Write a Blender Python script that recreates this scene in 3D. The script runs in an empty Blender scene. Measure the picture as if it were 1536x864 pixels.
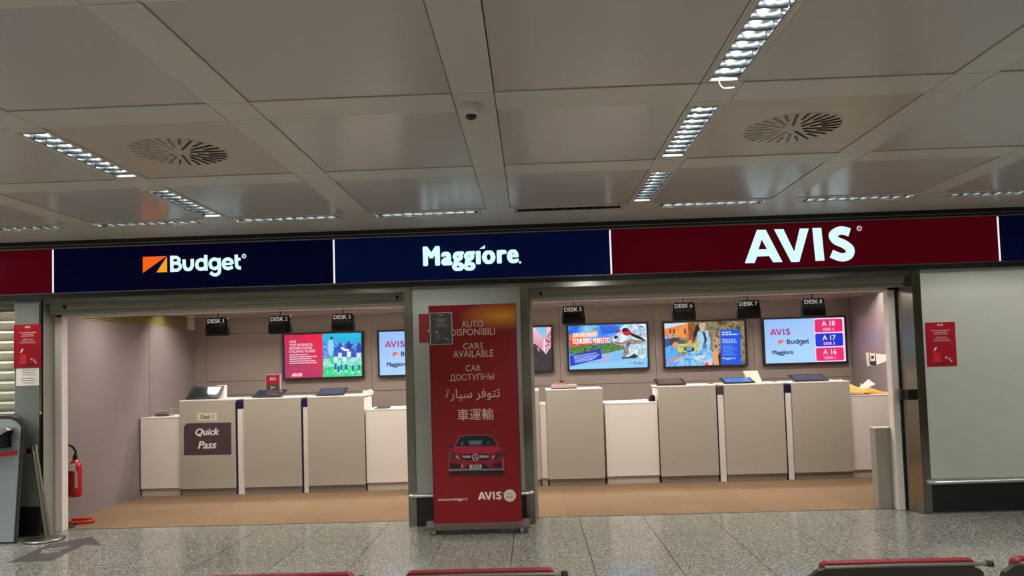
import bpy, bmesh, math, random
from mathutils import Vector, Matrix
random.seed(7)
S = bpy.context.scene
COL = S.collection
R = math.radians

# ------------------------------------------------------------------ camera
CAM_F, CAM_CY, PITCH, ROLL, YAW = 1105.5, 495.09, .0451, -.0307, .0255
CAM_POS = Vector((0, -7.4134, 1.6))
def cam_axes():
    cy, sy = math.cos(YAW), math.sin(YAW)
    f = Vector((-sy, cy, 0)); r = Vector((cy, sy, 0)); u = Vector((0, 0, 1))
    f2 = math.cos(PITCH)*f + math.sin(PITCH)*u
    u2 = -math.sin(PITCH)*f + math.cos(PITCH)*u
    r3 = math.cos(ROLL)*r + math.sin(ROLL)*u2
    u3 = -math.sin(ROLL)*r + math.cos(ROLL)*u2
    return r3, u3, f2
AX_R, AX_U, AX_F = cam_axes()
cd = bpy.data.cameras.new('camera'); cam = bpy.data.objects.new('camera', cd); COL.objects.link(cam)
cd.sensor_width = 36; cd.lens = 36*CAM_F/1536; cd.shift_y = (CAM_CY-432)/1536; cd.clip_start = .05
m = Matrix((AX_R, AX_U, -AX_F)).transposed().to_4x4(); m.translation = CAM_POS
cam.matrix_world = m
S.camera = cam

# ------------------------------------------------------------------ world, exposure, light levels
S.view_settings.view_transform = 'Standard'; S.view_settings.look = 'None'
S.view_settings.gamma = 1; S.view_settings.use_curve_mapping = False
S.view_settings.exposure = 0
W = bpy.data.worlds.new('world'); S.world = W; W.use_nodes = True
W.node_tree.nodes['Background'].inputs[0].default_value = (.55, .55, .52, 1)
W.node_tree.nodes['Background'].inputs[1].default_value = .02
HALL_W = 36.0        # watts of each hall louvre fitting
HALL_COL = (1, .985, .96)
SHOP_W = 26.0        # watts of each fitting in the rental office
SHOP_COL = (1, .93, .85)
SCREEN = 1.0         # emission of the screens
LETTER = 1.15        # emission of the sign lettering

# ------------------------------------------------------------------ helpers
def lin(c):
    return c/12.92 if c <= .04045 else ((c+.055)/1.055)**2.4
def hx(h, a=1):
    h = h.lstrip('#')
    return tuple(lin(int(h[i:i+2], 16)/255) for i in (0, 2, 4)) + (a,)
_m = {}
def mat(name, col, rough=.5, metal=0, noise=0, scale=8, bump=0, spec=.5, coat=0, stretch=None):
    if name in _m: return _m[name]
    M = bpy.data.materials.new(name); M.use_nodes = True; _m[name] = M
    N, L = M.node_tree.nodes, M.node_tree.links
    b = N['Principled BSDF']
    b.inputs['Base Color'].default_value = hx(col); b.inputs['Roughness'].default_value = rough
    b.inputs['Metallic'].default_value = metal; b.inputs['Specular IOR Level'].default_value = spec
    b.inputs['Coat Weight'].default_value = coat
    if noise or bump:
        g = N.new('ShaderNodeNewGeometry'); mp = N.new('ShaderNodeMapping')
        if stretch: mp.inputs['Scale'].default_value = stretch
        L.new(g.outputs['Position'], mp.inputs[0])
        n = N.new('ShaderNodeTexNoise'); n.inputs['Scale'].default_value = scale; n.inputs['Detail'].default_value = 4
        L.new(mp.outputs[0], n.inputs['Vector'])
        if noise:
            mx = N.new('ShaderNodeMix'); mx.data_type = 'RGBA'
            c = hx(col)
            mx.inputs[6].default_value = tuple(max(0, v*(1-noise)) for v in c[:3])+(1,)
            mx.inputs[7].default_value = tuple(min(1, v*(1+noise)) for v in c[:3])+(1,)
            L.new(n.outputs['Fac'], mx.inputs[0]); L.new(mx.outputs[2], b.inputs['Base Color'])
        if bump:
            bp = N.new('ShaderNodeBump'); bp.inputs['Strength'].default_value = bump; bp.inputs['Distance'].default_value = .01
            L.new(n.outputs['Fac'], bp.inputs['Height']); L.new(bp.outputs[0], b.inputs['Normal'])
    return M
def emi(col, strength=1.0, name=None):
    k = name or 'light_%s_%.2f' % (col, strength)
    if k in _m: return _m[k]
    M = bpy.data.materials.new(k); M.use_nodes = True; _m[k] = M
    b = M.node_tree.nodes['Principled BSDF']
    b.inputs['Base Color'].default_value = (.01, .01, .01, 1); b.inputs['Roughness'].default_value = .3
    b.inputs['Emission Color'].default_value = hx(col); b.inputs['Emission Strength'].default_value = strength
    return M
def ink(col):
    return mat('print_'+col, col, .45)

def arc(cx, cy, r, a0, a1, n=12, ry=None):
    ry = r if ry is None else ry
    return [(cx+r*math.cos(R(a0+(a1-a0)*i/n)), cy+ry*math.sin(R(a0+(a1-a0)*i/n))) for i in range(n+1)]
def rrect(x0, y0, x1, y1, r, n=5):
    return arc(x1-r, y1-r, r, 0, 90, n)+arc(x0+r, y1-r, r, 90, 180, n)+arc(x0+r, y0+r, r, 180, 270, n)+arc(x1-r, y0+r, r, 270, 360, n)
def spline(p, n=6):
    o = []
    for i in range(len(p)-1):
        a = p[max(i-1, 0)]; b = p[i]; c = p[i+1]; d = p[min(i+2, len(p)-1)]
        for k in range(n):
            t = k/n
            o.append(tuple(.5*((2*b[j])+(-a[j]+c[j])*t+(2*a[j]-5*b[j]+4*c[j]-d[j])*t*t+(-a[j]+3*b[j]-3*c[j]+d[j])*t**3) for j in range(len(b))))
    return o+[tuple(p[-1])]

class MB:
    """collects faces of one mesh"""
    def __init__(s): s.v = []; s.f = []; s.mi = []; s.sm = []
    def face(s, pts, mi=0, sm=False):
        b = len(s.v); s.v += [tuple(p) for p in pts]; s.f.append(list(range(b, b+len(pts)))); s.mi.append(mi); s.sm.append(sm)
    def _add(s, vs, fs, mi=0, sm=False):
        b = len(s.v); s.v += [tuple(p) for p in vs]
        for f in fs: s.f.append([b+i for i in f]); s.mi.append(mi); s.sm.append(sm)
    def box(s, x0, x1, y0, y1, z0, z1, mi=0):
        v = [(x, y, z) for z in (z0, z1) for y in (y0, y1) for x in (x0, x1)]
        s._add(v, [(0,2,3,1),(4,5,7,6),(0,1,5,4),(2,6,7,3),(0,4,6,2),(1,3,7,5)], mi); return s
    def prism(s, poly, axis, a, b, mi=0, sm=False):
        """poly of 2D points extruded along axis: x->(y,z) y->(x,z) z->(x,y)"""
        def P(p, t): return {'x': (t, p[0], p[1]), 'y': (p[0], t, p[1]), 'z': (p[0], p[1], t)}[axis]
        n = len(poly)
        ar = sum(poly[i][0]*poly[(i+1) % n][1]-poly[(i+1) % n][0]*poly[i][1] for i in range(n))
        if (ar < 0): poly = poly[::-1]
        flip = (axis == 'y')
        if a > b: a, b = b, a
        vs = [P(p, a) for p in poly]+[P(p, b) for p in poly]
        bot = list(range(n))[::-1]; top = list(range(n, 2*n))
        sides = [(i, (i+1) % n, n+(i+1) % n, n+i) for i in range(n)]
        if flip: bot = bot[::-1]; top = top[::-1]; sides = [q[::-1] for q in sides]
        base = len(s.v); s.v += vs
        for f in (bot, top): s.f.append([base+i for i in f]); s.mi.append(mi); s.sm.append(False)
        for f in sides: s.f.append([base+i for i in f]); s.mi.append(mi); s.sm.append(sm)
        return s
    def tube(s, pts, r, n=10, mi=0, caps=True):
        pts = [Vector(p) for p in pts]; rs = r if isinstance(r, (list, tuple)) else [r]*len(pts)
        up = None; rings = []
        for i, p in enumerate(pts):
            t = (pts[min(i+1, len(pts)-1)]-pts[max(i-1, 0)]).normalized()
            if up is None:
                up = Vector((0, 0, 1)) if abs(t.z) < .9 else Vector((1, 0, 0))
            a = t.cross(up).normalized(); up = a.cross(t).normalized()
            rings.append([p+rs[i]*(math.cos(2*math.pi*k/n)*a+math.sin(2*math.pi*k/n)*up) for k in range(n)])
        vs = [q for g in rings for q in g]; fs = []
        for i in range(len(pts)-1):
            for k in range(n): fs.append((i*n+k, i*n+(k+1) % n, (i+1)*n+(k+1) % n, (i+1)*n+k))
        s._add(vs, fs, mi, True)
        if caps: s.face(rings[0][::-1], mi); s.face(rings[-1], mi)
        return s
    def lathe(s, prof, c=(0, 0, 0), n=20, mi=0):
        vs = []; fs = []
        for r, z in prof:
            for k in range(n):
                a = 2*math.pi*k/n; vs.append((c[0]+r*math.cos(a), c[1]+r*math.sin(a), c[2]+z))
        for i in range(len(prof)-1):
            for k in range(n): fs.append((i*n+k, i*n+(k+1) % n, (i+1)*n+(k+1) % n, (i+1)*n+k))
        s._add(vs, fs, mi, True)
        s.face(vs[:n][::-1], mi); s.face(vs[-n:], mi)
        return s
    def mesh(s, name, mats, org=(0, 0, 0)):
        me = bpy.data.meshes.new(name)
        me.from_pydata([(v[0]-org[0], v[1]-org[1], v[2]-org[2]) for v in s.v], [], s.f)
        for x in (mats if isinstance(mats, (list, tuple)) else [mats]): me.materials.append(x)
        me.polygons.foreach_set('material_index', s.mi); me.polygons.foreach_set('use_smooth', s.sm)
        me.update(); return me
    def build(s, name, mats, parent=None, org=None, bevel=0):
        if org is None: org = tuple(parent['_o']) if parent is not None else (0, 0, 0)
        o = bpy.data.objects.new(name, s.mesh(name, mats, org)); COL.objects.link(o)
        if parent is not None:
            o.parent = parent; o['_o'] = org
            if parent.type == 'MESH' or True: o.location = (0, 0, 0)
        else:
            o.location = org; o['_o'] = org
        if bevel:
            b = o.modifiers.new('bevel', 'BEVEL'); b.width = bevel; b.segments = 2; b.limit_method = 'ANGLE'; b.angle_limit = R(40)
        return o
def tag(o, label, cat, group=None):
    o['label'] = label; o['category'] = cat
    if group: o['group'] = group
    return o
def thing(name, loc, label, cat, group=None):
    o = bpy.data.objects.new(name, None); COL.objects.link(o); o.location = loc; o['_o'] = tuple(loc)
    o.empty_display_size = .1
    assert len(label.split()) <= 16, label
    return tag(o, label, cat, group)
def struct(o, label=None, cat=None):
    o['kind'] = 'structure'
    if label: o['label'] = label; o['category'] = cat
    return o
def copy_tree(o, parent=None, loc=None):
    c = o.copy(); COL.objects.link(c); c.parent = parent
    if loc is not None: c.location = loc
    for ch in list(o.children):
        copy_tree(ch, c)
    return c
def box(name, x0, x1, y0, y1, z0, z1, m, parent=None, bevel=0, org=None):
    return MB().box(x0, x1, y0, y1, z0, z1).build(name, m, parent, org, bevel)

# a picture point -> point on a plane y = Y of the place (for tracing flat print)
def at(u, v, Y):
    d = AX_R*((u-768)/CAM_F)+AX_U*((CAM_CY-v)/CAM_F)+AX_F
    p = CAM_POS+d*((Y-CAM_POS.y)/d.y); return p.x, p.z
def floor_at(u, v, Z=0):
    d = AX_R*((u-768)/CAM_F)+AX_U*((CAM_CY-v)/CAM_F)+AX_F
    p = CAM_POS+d*((Z-CAM_POS.z)/d.z); return p.x, p.y
def zr(x0, y0, s, Y):
    return lambda p: at(x0+p[0]/s, y0+p[1]/s, Y)

# flat artwork: list of (material, polygon[(X,Z)...]) stacked towards the viewer
class Art:
    def __init__(s, Y, step=.0006): s.Y = Y; s.step = step; s.n = 0; s.mb = MB(); s.mats = []
    def poly(s, m, pts, up=True):
        if m not in s.mats: s.mats.append(m)
        if up: s.n += 1
        y = s.Y-s.step*s.n
        n = len(pts); ar = sum(pts[i][0]*pts[(i+1) % n][1]-pts[(i+1) % n][0]*pts[i][1] for i in range(n))
        if ar < 0: pts = pts[::-1]
        s.mb.face([(p[0], y, p[1]) for p in pts], s.mats.index(m)); return s
    def polys(s, m, L):
        for i, p in enumerate(L): s.poly(m, p, i == 0)
        return s
    def build(s, name, parent): return s.mb.build(name, s.mats, parent)

def ribbon(pts, w):
    """quads of a thick 2D stroke"""
    P = [Vector(p) for p in pts]; L = []; Rr = []
    for i, p in enumerate(P):
        a = (P[i]-P[i-1]).normalized() if i else None
        b = (P[i+1]-P[i]).normalized() if i < len(P)-1 else None
        t = ((a or b)+(b or a)).normalized(); n = Vector((-t.y, t.x))
        k = 1/max(.5, n.dot(Vector((-(b or a).y, (b or a).x))))
        L.append(p+n*w/2*k); Rr.append(p-n*w/2*k)
    return [[tuple(L[i]), tuple(Rr[i]), tuple(Rr[i+1]), tuple(L[i+1])] for i in range(len(P)-1)]
def place(polys, x0, x1, z0, z1, slope=0):
    xs = [p[0] for q in polys for p in q]; ys = [p[1] for q in polys for p in q]
    a, b, c, d = min(xs), max(xs), min(ys), max(ys)
    return [[(x0+(p[0]-a)/(b-a)*(x1-x0), z0+(p[1]-c)/(d-c)*(z1-z0)+slope*(x0+(p[0]-a)/(b-a)*(x1-x0)-x0)) for p in q] for q in polys]

def logo_avis():
    f = lambda p: ((p[0]-363)/285, (415-.0419*(p[0]-363)-p[1])/285)
    A = [[(363,415),(473,133),(508,215),(478,298),(465,357),(442,413)], [(473,133),(545,132),(668,402),(592,405),(563,353),(548,296),(508,215)], [(478,298),(548,296),(563,353),(465,357)]]
    V = [[(612,128),(688,125),(767,315),(770,402),(738,402)], [(893,118),(820,120),(767,315),(770,402),(805,400)]]
    I = [[(922,115),(995,113),(1008,388),(935,392)]]
    Sc = spline([(1222,150),(1150,134),(1088,170),(1108,218),(1168,247),(1217,290),(1205,342),(1145,360),(1066,330)], 6)
    pol = [[f(p) for p in q] for q in A+V+I]
    pol += ribbon([f(p) for p in Sc], 70/285)
    return pol
def logo_budget():
    """word only, traced letter skeletons"""
    w = .21; o = []
    f = lambda p: ((p[0]-425)/190, (370-.035*(p[0]-425)-p[1])/190)
    F = lambda L: [f(p) for p in L]
    o += ribbon(F([(446,178),(446,372)]), w)
    o += ribbon(F([(446,198)]+spline([(500,197),(525,215),(527,243),(502,266)], 5)+[(446,268)]), w*.95)
    o += ribbon(F([(446,268)]+spline([(505,267),(538,285),(541,322),(512,349)], 5)+[(446,352)]), w*.95)
    o += ribbon(F([(587,222)]+spline([(588,295),(605,333),(635,342),(664,330),(681,293)], 5)+[(681,215)]), w)
    o += ribbon(F(spline([(838,285),(825,320),(785,338),(745,322),(733,282),(748,242),(785,226),(825,243),(838,282)], 4)), w)
    o += ribbon(F([(837,168),(839,355)]), w)
    o += ribbon(F(spline([(992,277),(978,312),(938,330),(899,314),(886,275),(900,236),(938,218),(978,236),(992,272)], 4)), w)
    o += ribbon(F([(991,205)]+spline([(994,320),(990,375),(960,402),(925,402),(888,378)], 5)), w)
    o += ribbon(F([(1035,278),(1142,274)]), w*.72)
    o += ribbon(F(spline([(1142,276),(1130,236),(1092,217),(1052,236),(1040,278),(1055,316),(1095,330),(1148,312)], 4)), w)
    o += ribbon(F([(1188,165)]+spline([(1190,270),(1196,305),(1215,322),(1242,322)], 5)), w)
    o += ribbon(F([(1168,222),(1238,218)]), w*.8)
    return o
def budget_mark(x0, x1, z0, z1):
    w, h = x1-x0, z1-z0
    return [[(x0, z0), (x0, z1), (x1-.02*w, z1)], [(x0+.56*w, z0), (x1, z1*.0+z0+h*.97), (x1, z0)]]

def text_polys(body, bold=0, spacing=1.0, shear=0):
    c = bpy.data.curves.new('tmp', 'FONT'); c.body = body; c.space_character = spacing; c.shear = shear
    c.resolution_u = 3; c.align_x = 'CENTER'
    o = bpy.data.objects.new('tmp', c); COL.objects.link(o)
    dg = bpy.context.evaluated_depsgraph_get()
    me = bpy.data.meshes.new_from_object(o.evaluated_get(dg))
    pol = [[(me.vertices[i].co.x, me.vertices[i].co.y) for i in p.vertices] for p in me.polygons]
    bpy.data.objects.remove(o); bpy.data.curves.remove(c); bpy.data.meshes.remove(me)
    return pol
def bold_polys(art, m, pol, x0, x1, z0, z1, bold=0, slope=0):
    """flat lettering; heavier weights are built from closely stacked copies"""
    if bold <= .012: art.polys(m, place(pol, x0, x1, z0, z1, slope)); return art
    b = bold*(z1-z0)/.75; base = place(pol, x0+b, x1-b, z0+.5*b, z1-.5*b, slope)
    if m not in art.mats: art.mats.append(m)
    art.n += 1; k = art.mats.index(m)
    for i, (dx, dy) in enumerate(((0, 0), (1, 0), (-1, 0), (.7, .5), (-.7, .5), (.7, -.5), (-.7, -.5))):
        y = art.Y-art.step*(art.n-1)-art.step*.12*(i+1)
        for q in base:
            ar = sum(q[j][0]*q[(j+1) % len(q)][1]-q[(j+1) % len(q)][0]*q[j][1] for j in range(len(q)))
            art.mb.face([(p[0]+dx*b, y, p[1]+dy*b) for p in (q if ar > 0 else q[::-1])], k)
    return art
def text(art, m, body, x0, x1, z0, z1, bold=0, slope=0, spacing=1.0, shear=0):
    return bold_polys(art, m, text_polys(body, 0, spacing, shear), x0, x1, z0, z1, bold, slope)
def text_px(art, m, body, mp, x0, y0, x1, y1, bold=0, spacing=1.0, shear=0):
    """text filling a traced rectangle given in zoomed picture points (left middle and right middle may slope with the picture)"""
    a = mp((x0, (y0+y1)/2)); b = mp((x1, (y0+y1)/2)); zt = mp(((x0+x1)/2, y0))[1]; zb = mp(((x0+x1)/2, y1))[1]
    return text(art, m, body, a[0], b[0], zb, zt, bold, 0, spacing, shear)
def dashes(art, m, x0, x1, z0, z1, seed=1):
    """one line of print too small to read"""
    rnd = random.Random(seed); x = x0; L = []
    while x < x1-.15*(z1-z0):
        w = min(rnd.uniform(.9, 3.4)*(z1-z0), x1-x); L.append([(x, z0), (x+w, z0), (x+w, z1), (x, z1)]); x += w+.45*(z1-z0)
    return art.polys(m, L)

# ------------------------------------------------------------------ materials of the place
M_BAND = mat('ceiling_band_paint', '#c6c4bd', .36, 0, .03, 3, spec=.5)
M_STEEL = mat('brushed_steel', '#98948a', .16, 1, .06, 30, 0, stretch=(1, 1, .05))
M_STEELD = mat('dull_steel', '#8a877f', .35, 1, .05, 20)
M_CHROME = mat('chrome_rail', '#c0c0bc', .3, 1, .02, 10)
M_WHITE = mat('white_frame_paint', '#dbd2c8', .45, 0, .03, 5)
M_BLACK = mat('black_profile', '#0a0a0c', .35, 0, .1, 12)
M_PLINTH = mat('black_plinth', '#141618', .4, 0, .15, 10)
M_LAM = mat('grey_laminate', '#9a9e94', .16, 0, .025, 40, .02)
M_WALLP = mat('grey_wall_panel', '#b6b7ac', .3, 0, .03, 60, .03)
M_SHOPW = mat('mauve_shop_panel', '#7f7474', .3, 0, .03, 6)
M_SHOPB = mat('back_wall_panel', '#897c75', .42, 0, .03, 6)
M_SHOPC = mat('shop_ceiling_gloss', '#b3a69c', .08, 0, .02, 5)
M_JOINT = mat('dark_joint', '#2a2623', .8)
M_DESK = mat('greige_desk_panel', '#a8a193', .38, 0, .02, 25)
M_DESKW = mat('white_counter', '#dfd6cf', .4, 0, .02, 12)
M_DPLINTH = mat('grey_desk_plinth', '#8d8478', .3, .4, .03, 12)
M_NAVY = mat('navy_side', '#14123f', .4, 0, .05, 10)
M_BLK = mat('black_plastic', '#08080a', .45, 0, .05, 20, spec=.25)
M_SCRN = mat('dark_glass', '#1d2328', .08, 0, .02, 5)
M_HALL = mat('hall_wall_paint', '#a8a397', .6, 0, .03, 4)

def granite():
    M = bpy.data.materials.new('granite_tile'); M.use_nodes = True
    N, L = M.node_tree.nodes, M.node_tree.links; b = N['Principled BSDF']
    g = N.new('ShaderNodeNewGeometry'); oi = N.new('ShaderNodeObjectInfo')
    v = N.new('ShaderNodeTexVoronoi'); v.inputs['Scale'].default_value = 100; v.inputs['Randomness'].default_value = 1
    n = N.new('ShaderNodeTexNoise'); n.inputs['Scale'].default_value = 75; n.inputs['Detail'].default_value = 6; n.inputs['Roughness'].default_value = .75
    n2 = N.new('ShaderNodeTexNoise'); n2.inputs['Scale'].default_value = 1.3; n2.inputs['Detail'].default_value = 2
    for t in (v, n, n2): L.new(g.outputs['Position'], t.inputs['Vector'])
    sp = N.new('ShaderNodeSeparateColor'); L.new(v.outputs['Color'], sp.inputs[0])
    ad = N.new('ShaderNodeMath'); ad.operation = 'MULTIPLY_ADD'; ad.inputs[1].default_value = .42; L.new(sp.outputs[0], ad.inputs[0])
    ml = N.new('ShaderNodeMath'); ml.operation = 'MULTIPLY'; ml.inputs[1].default_value = .62; L.new(n.outputs['Fac'], ml.inputs[0]); L.new(ml.outputs[0], ad.inputs[2])
    r = N.new('ShaderNodeValToRGB'); e = r.color_ramp.elements
    e[0].position = .2; e[0].color = hx('#3c3d3a'); e[1].position = .82; e[1].color = hx('#c8c6ba')
    for p, c in ((.36, '#5f605b'), (.5, '#787872'), (.64, '#93928a')):
        k = e.new(p); k.color = hx(c)
    L.new(ad.outputs[0], r.inputs[0])
    mx = N.new('ShaderNodeMix'); mx.data_type = 'RGBA'; mx.blend_type = 'MULTIPLY'; mx.inputs[0].default_value = 1
    r2 = N.new('ShaderNodeValToRGB'); r2.color_ramp.elements[0].color = (.80, .81, .79, 1); r2.color_ramp.elements[1].color = (1, .98, .95, 1)
    a2 = N.new('ShaderNodeMath'); a2.operation = 'MULTIPLY_ADD'; a2.inputs[1].default_value = .5; L.new(oi.outputs['Random'], a2.inputs[0])
    m2 = N.new('ShaderNodeMath'); m2.operation = 'MULTIPLY'; m2.inputs[1].default_value = .5; L.new(n2.outputs['Fac'], m2.inputs[0]); L.new(m2.outputs[0], a2.inputs[2])
    L.new(a2.outputs[0], r2.inputs[0])
    L.new(r.outputs[0], mx.inputs[6]); L.new(r2.outputs[0], mx.inputs[7]); L.new(mx.outputs[2], b.inputs['Base Color'])
    b.inputs['Roughness'].default_value = .13; b.inputs['Specular IOR Level'].default_value = .5
    return M
M_GRAN = granite()
def carpet(i, col):
    M = mat('carpet_%d' % i, col, .95, 0, .10, 90, .25, spec=.15); return M
M_CARP = [carpet(0, '#7a634c'), carpet(1, '#7c654e'), carpet(2, '#78614b')]
def perforated():
    M = bpy.data.materials.new('perforated_panel'); M.use_nodes = True
    N, L = M.node_tree.nodes, M.node_tree.links; b = N['Principled BSDF']
    g = N.new('ShaderNodeNewGeometry'); s = N.new('ShaderNodeSeparateXYZ'); L.new(g.outputs['Position'], s.inputs[0])
    o = []
    for k in (0, 1):
        q = N.new('ShaderNodeMath'); q.operation = 'MULTIPLY'; q.inputs[1].default_value = 2*math.pi/.011; L.new(s.outputs[k], q.inputs[0])
        w = N.new('ShaderNodeMath'); w.operation = 'SINE'; L.new(q.outputs[0], w.inputs[0]); o.append(w)
    p = N.new('ShaderNodeMath'); p.operation = 'MULTIPLY'; L.new(o[0].outputs[0], p.inputs[0]); L.new(o[1].outputs[0], p.inputs[1])
    r = N.new('ShaderNodeValToRGB'); r.color_ramp.elements[0].position = .55; r.color_ramp.elements[0].color = hx('#c0bdba')
    r.color_ramp.elements[1].position = .75; r.color_ramp.elements[1].color = hx('#938f8b')
    L.new(p.outputs[0], r.inputs[0]); L.new(r.outputs[0], b.inputs['Base Color'])
    b.inputs['Roughness'].default_value = .24; b.inputs['Specular IOR Level'].default_value = .4
    return M
M_PERF = perforated()
M_DIFP = mat('diffuser_panel_paint', '#bab0a0', .3, 0, .03, 4)

# ------------------------------------------------------------------ setting: floors
XL, XR, YB = -8.5, 8.5, -13.0
fl = struct(box('floor', XL, XR, YB, .28, -.12, -.012, M_JOINT), 'speckled grey granite tile floor of the terminal hall', 'floor')
TP = .65; G = .003
tile_mesh = {}
def tile(x0, x1, y0, y1):
    w, d = round(x1-x0, 4), round(y1-y0, 4)
    if (w, d) not in tile_mesh:
        tile_mesh[(w, d)] = MB().box(-w/2+G, w/2-G, -d/2+G, d/2-G, -.012, 0).mesh('tile', M_GRAN)
    o = bpy.data.objects.new('tile', tile_mesh[(w, d)]); COL.objects.link(o); o.parent = fl
    o.location = ((x0+x1)/2, (y0+y1)/2, 0); return o
rows = [(.01, .28)]+[(.01-TP*(k+1), .01-TP*k) for k in range(11)]
for y0, y1 in rows:
    for k in range(-10, 11):
        x0 = .432+TP*k; tile(x0, x0+TP, y0, y1)
far = MB()
for i in range(int((XR-XL)/TP)+2):
    for j in range(9):
        x0 = .432+TP*(i-14); y1 = .01-TP*(11+j)
        a, b_ = max(x0, XL), min(x0+TP, XR)
        if b_-a > .1 and y1-TP > YB-.3: far.box(a+G, b_-G, max(y1-TP, YB)+G, y1-G, -.012, 0)
for y0, y1 in rows:
    for k in list(range(-14, -10))+list(range(11, 14)):
        x0 = .432+TP*k; a, b_ = max(x0, XL), min(x0+TP, XR)
        if b_-a > .05: far.box(a+G, b_-G, y0+G, y1-G, -.012, 0)
fo = far.build('tile_field', M_GRAN, fl); fo['kind'] = 'stuff'

SX0, SX1, SY1 = -5.18, 4.80, 3.80
cp = struct(box('floor_carpet', SX0-.1, SX1+.1, .282, SY1+.1, -.12, -.008, M_JOINT), 'brown carpet tile floor inside the rental office', 'floor')
cm = [MB().box(-.2494, .2494, -.2494, .2494, -.008, .003).mesh('carpet_tile', c) for c in M_CARP]
for j in range(7):
    for i in range(20):
        o = bpy.data.objects.new('carpet_tile', cm[(i*7+j*3+(i*j) % 2) % 3]); COL.objects.link(o); o.parent = cp
        o.location = (SX0+.25+.5*i-.0, .532+.5*j, 0)
        o.rotation_euler.z = R(90)*((i+j) % 2)
struct(box('trim_1', SX0+.2, SX1-1.0, .276, .288, -.01, .004, M_STEELD), 'thin metal threshold strip between granite and carpet', 'trim')

# ------------------------------------------------------------------ setting: ceiling of the hall
ZC = 3.0
ce = struct(box('ceiling', XL, XR, YB, 0, ZC+.16, ZC+.24, M_JOINT), 'metal panel ceiling with wide bands and recessed strip lights', 'ceiling')
PX = 1.277; BW = .22
bands = [-.26+PX*k for k in range(-6, 7)]
LIGHT_COL = [-.26-PX*2, -.26+PX, -.26+PX*4, -.26-PX*5]
cross = [(-2.27, -2.02), (-3.68, -3.41), (-4.99, -4.74)]
y = -4.99
while y > YB+1.2:
    cross.append((y-1.38, y-1.38+.25)); y -= 1.38
cells = [(-2.02, -.84)]+[(cross[i+1][1], cross[i][0]) for i in range(len(cross)-1)]
GB = .0025
def band(x0, x1, y0, y1): return box('band', x0+GB, x1-GB, y0+GB, y1-GB, ZC-.004, ZC+.03, M_BAND, ce)
panel_mesh = {}
def panel(x0, x1, y0, y1, m=M_PERF):
    w, d = round(x1-x0, 3), round(y1-y0, 3)
    if (w, d, m.name) not in panel_mesh:
        panel_mesh[(w, d, m.name)] = MB().box(-w/2+.003, w/2-.003, -d/2+.003, d/2-.003, .002, .03).mesh('panel', m)
    o = bpy.data.objects.new('panel', panel_mesh[(w, d, m.name)]); COL.objects.link(o); o.parent = ce
    o.location = ((x0+x1)/2, (y0+y1)/2, ZC); return o
DIFF = [(-2.19, -2.85), (1.66, -2.85)]
fixtures = []   # (cx, cy, along) hall strip lights
for k, xb in enumerate(bands):
    lightcol = any(abs(xb-c) < .01 for c in LIGHT_COL)
    for (y0, y1) in cross:
        band(xb-BW/2, xb+BW/2, y0, y1)
    for (y0, y1) in cells:
        if lightcol:
            cy = (y0+y1)/2; L2 = .51
            fixtures.append((xb, cy, 'y'))
            for a, b_ in ((y0, cy-L2), (cy+L2, y1)):
                if b_-a > .015: band(xb-BW/2, xb+BW/2, a, b_)
        else: band(xb-BW/2, xb+BW/2, y0, y1)
    if k < len(bands)-1:
        a, b_ = xb+BW/2, bands[k+1]-BW/2
        for (y0, y1) in cross: band(a, b_, y0, y1)
        for (y0, y1) in cells:
            m_ = M_DIFP if any(a < d[0] < b_ and y0 < d[1] < y1 for d in DIFF) else M_PERF
            panel(a, b_, y0, y1, m_)
# row of strip lights in front of the sign
WL = [-3.52+1.302*k for k in range(-4, 9)]
xs = XL
for c in WL:
    band(xs, c-.49, -.84, -.60); xs = c+.49
    band(c-.49, c+.49, -.84, -.80); band(c-.49, c+.49, -.64, -.60)
    fixtures.append((c, -.72, 'x'))
band(xs, XR, -.84, -.60)
box('band', XL, XR, -.596, -.03, ZC-.004, ZC+.03, M_BAND, ce)

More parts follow.
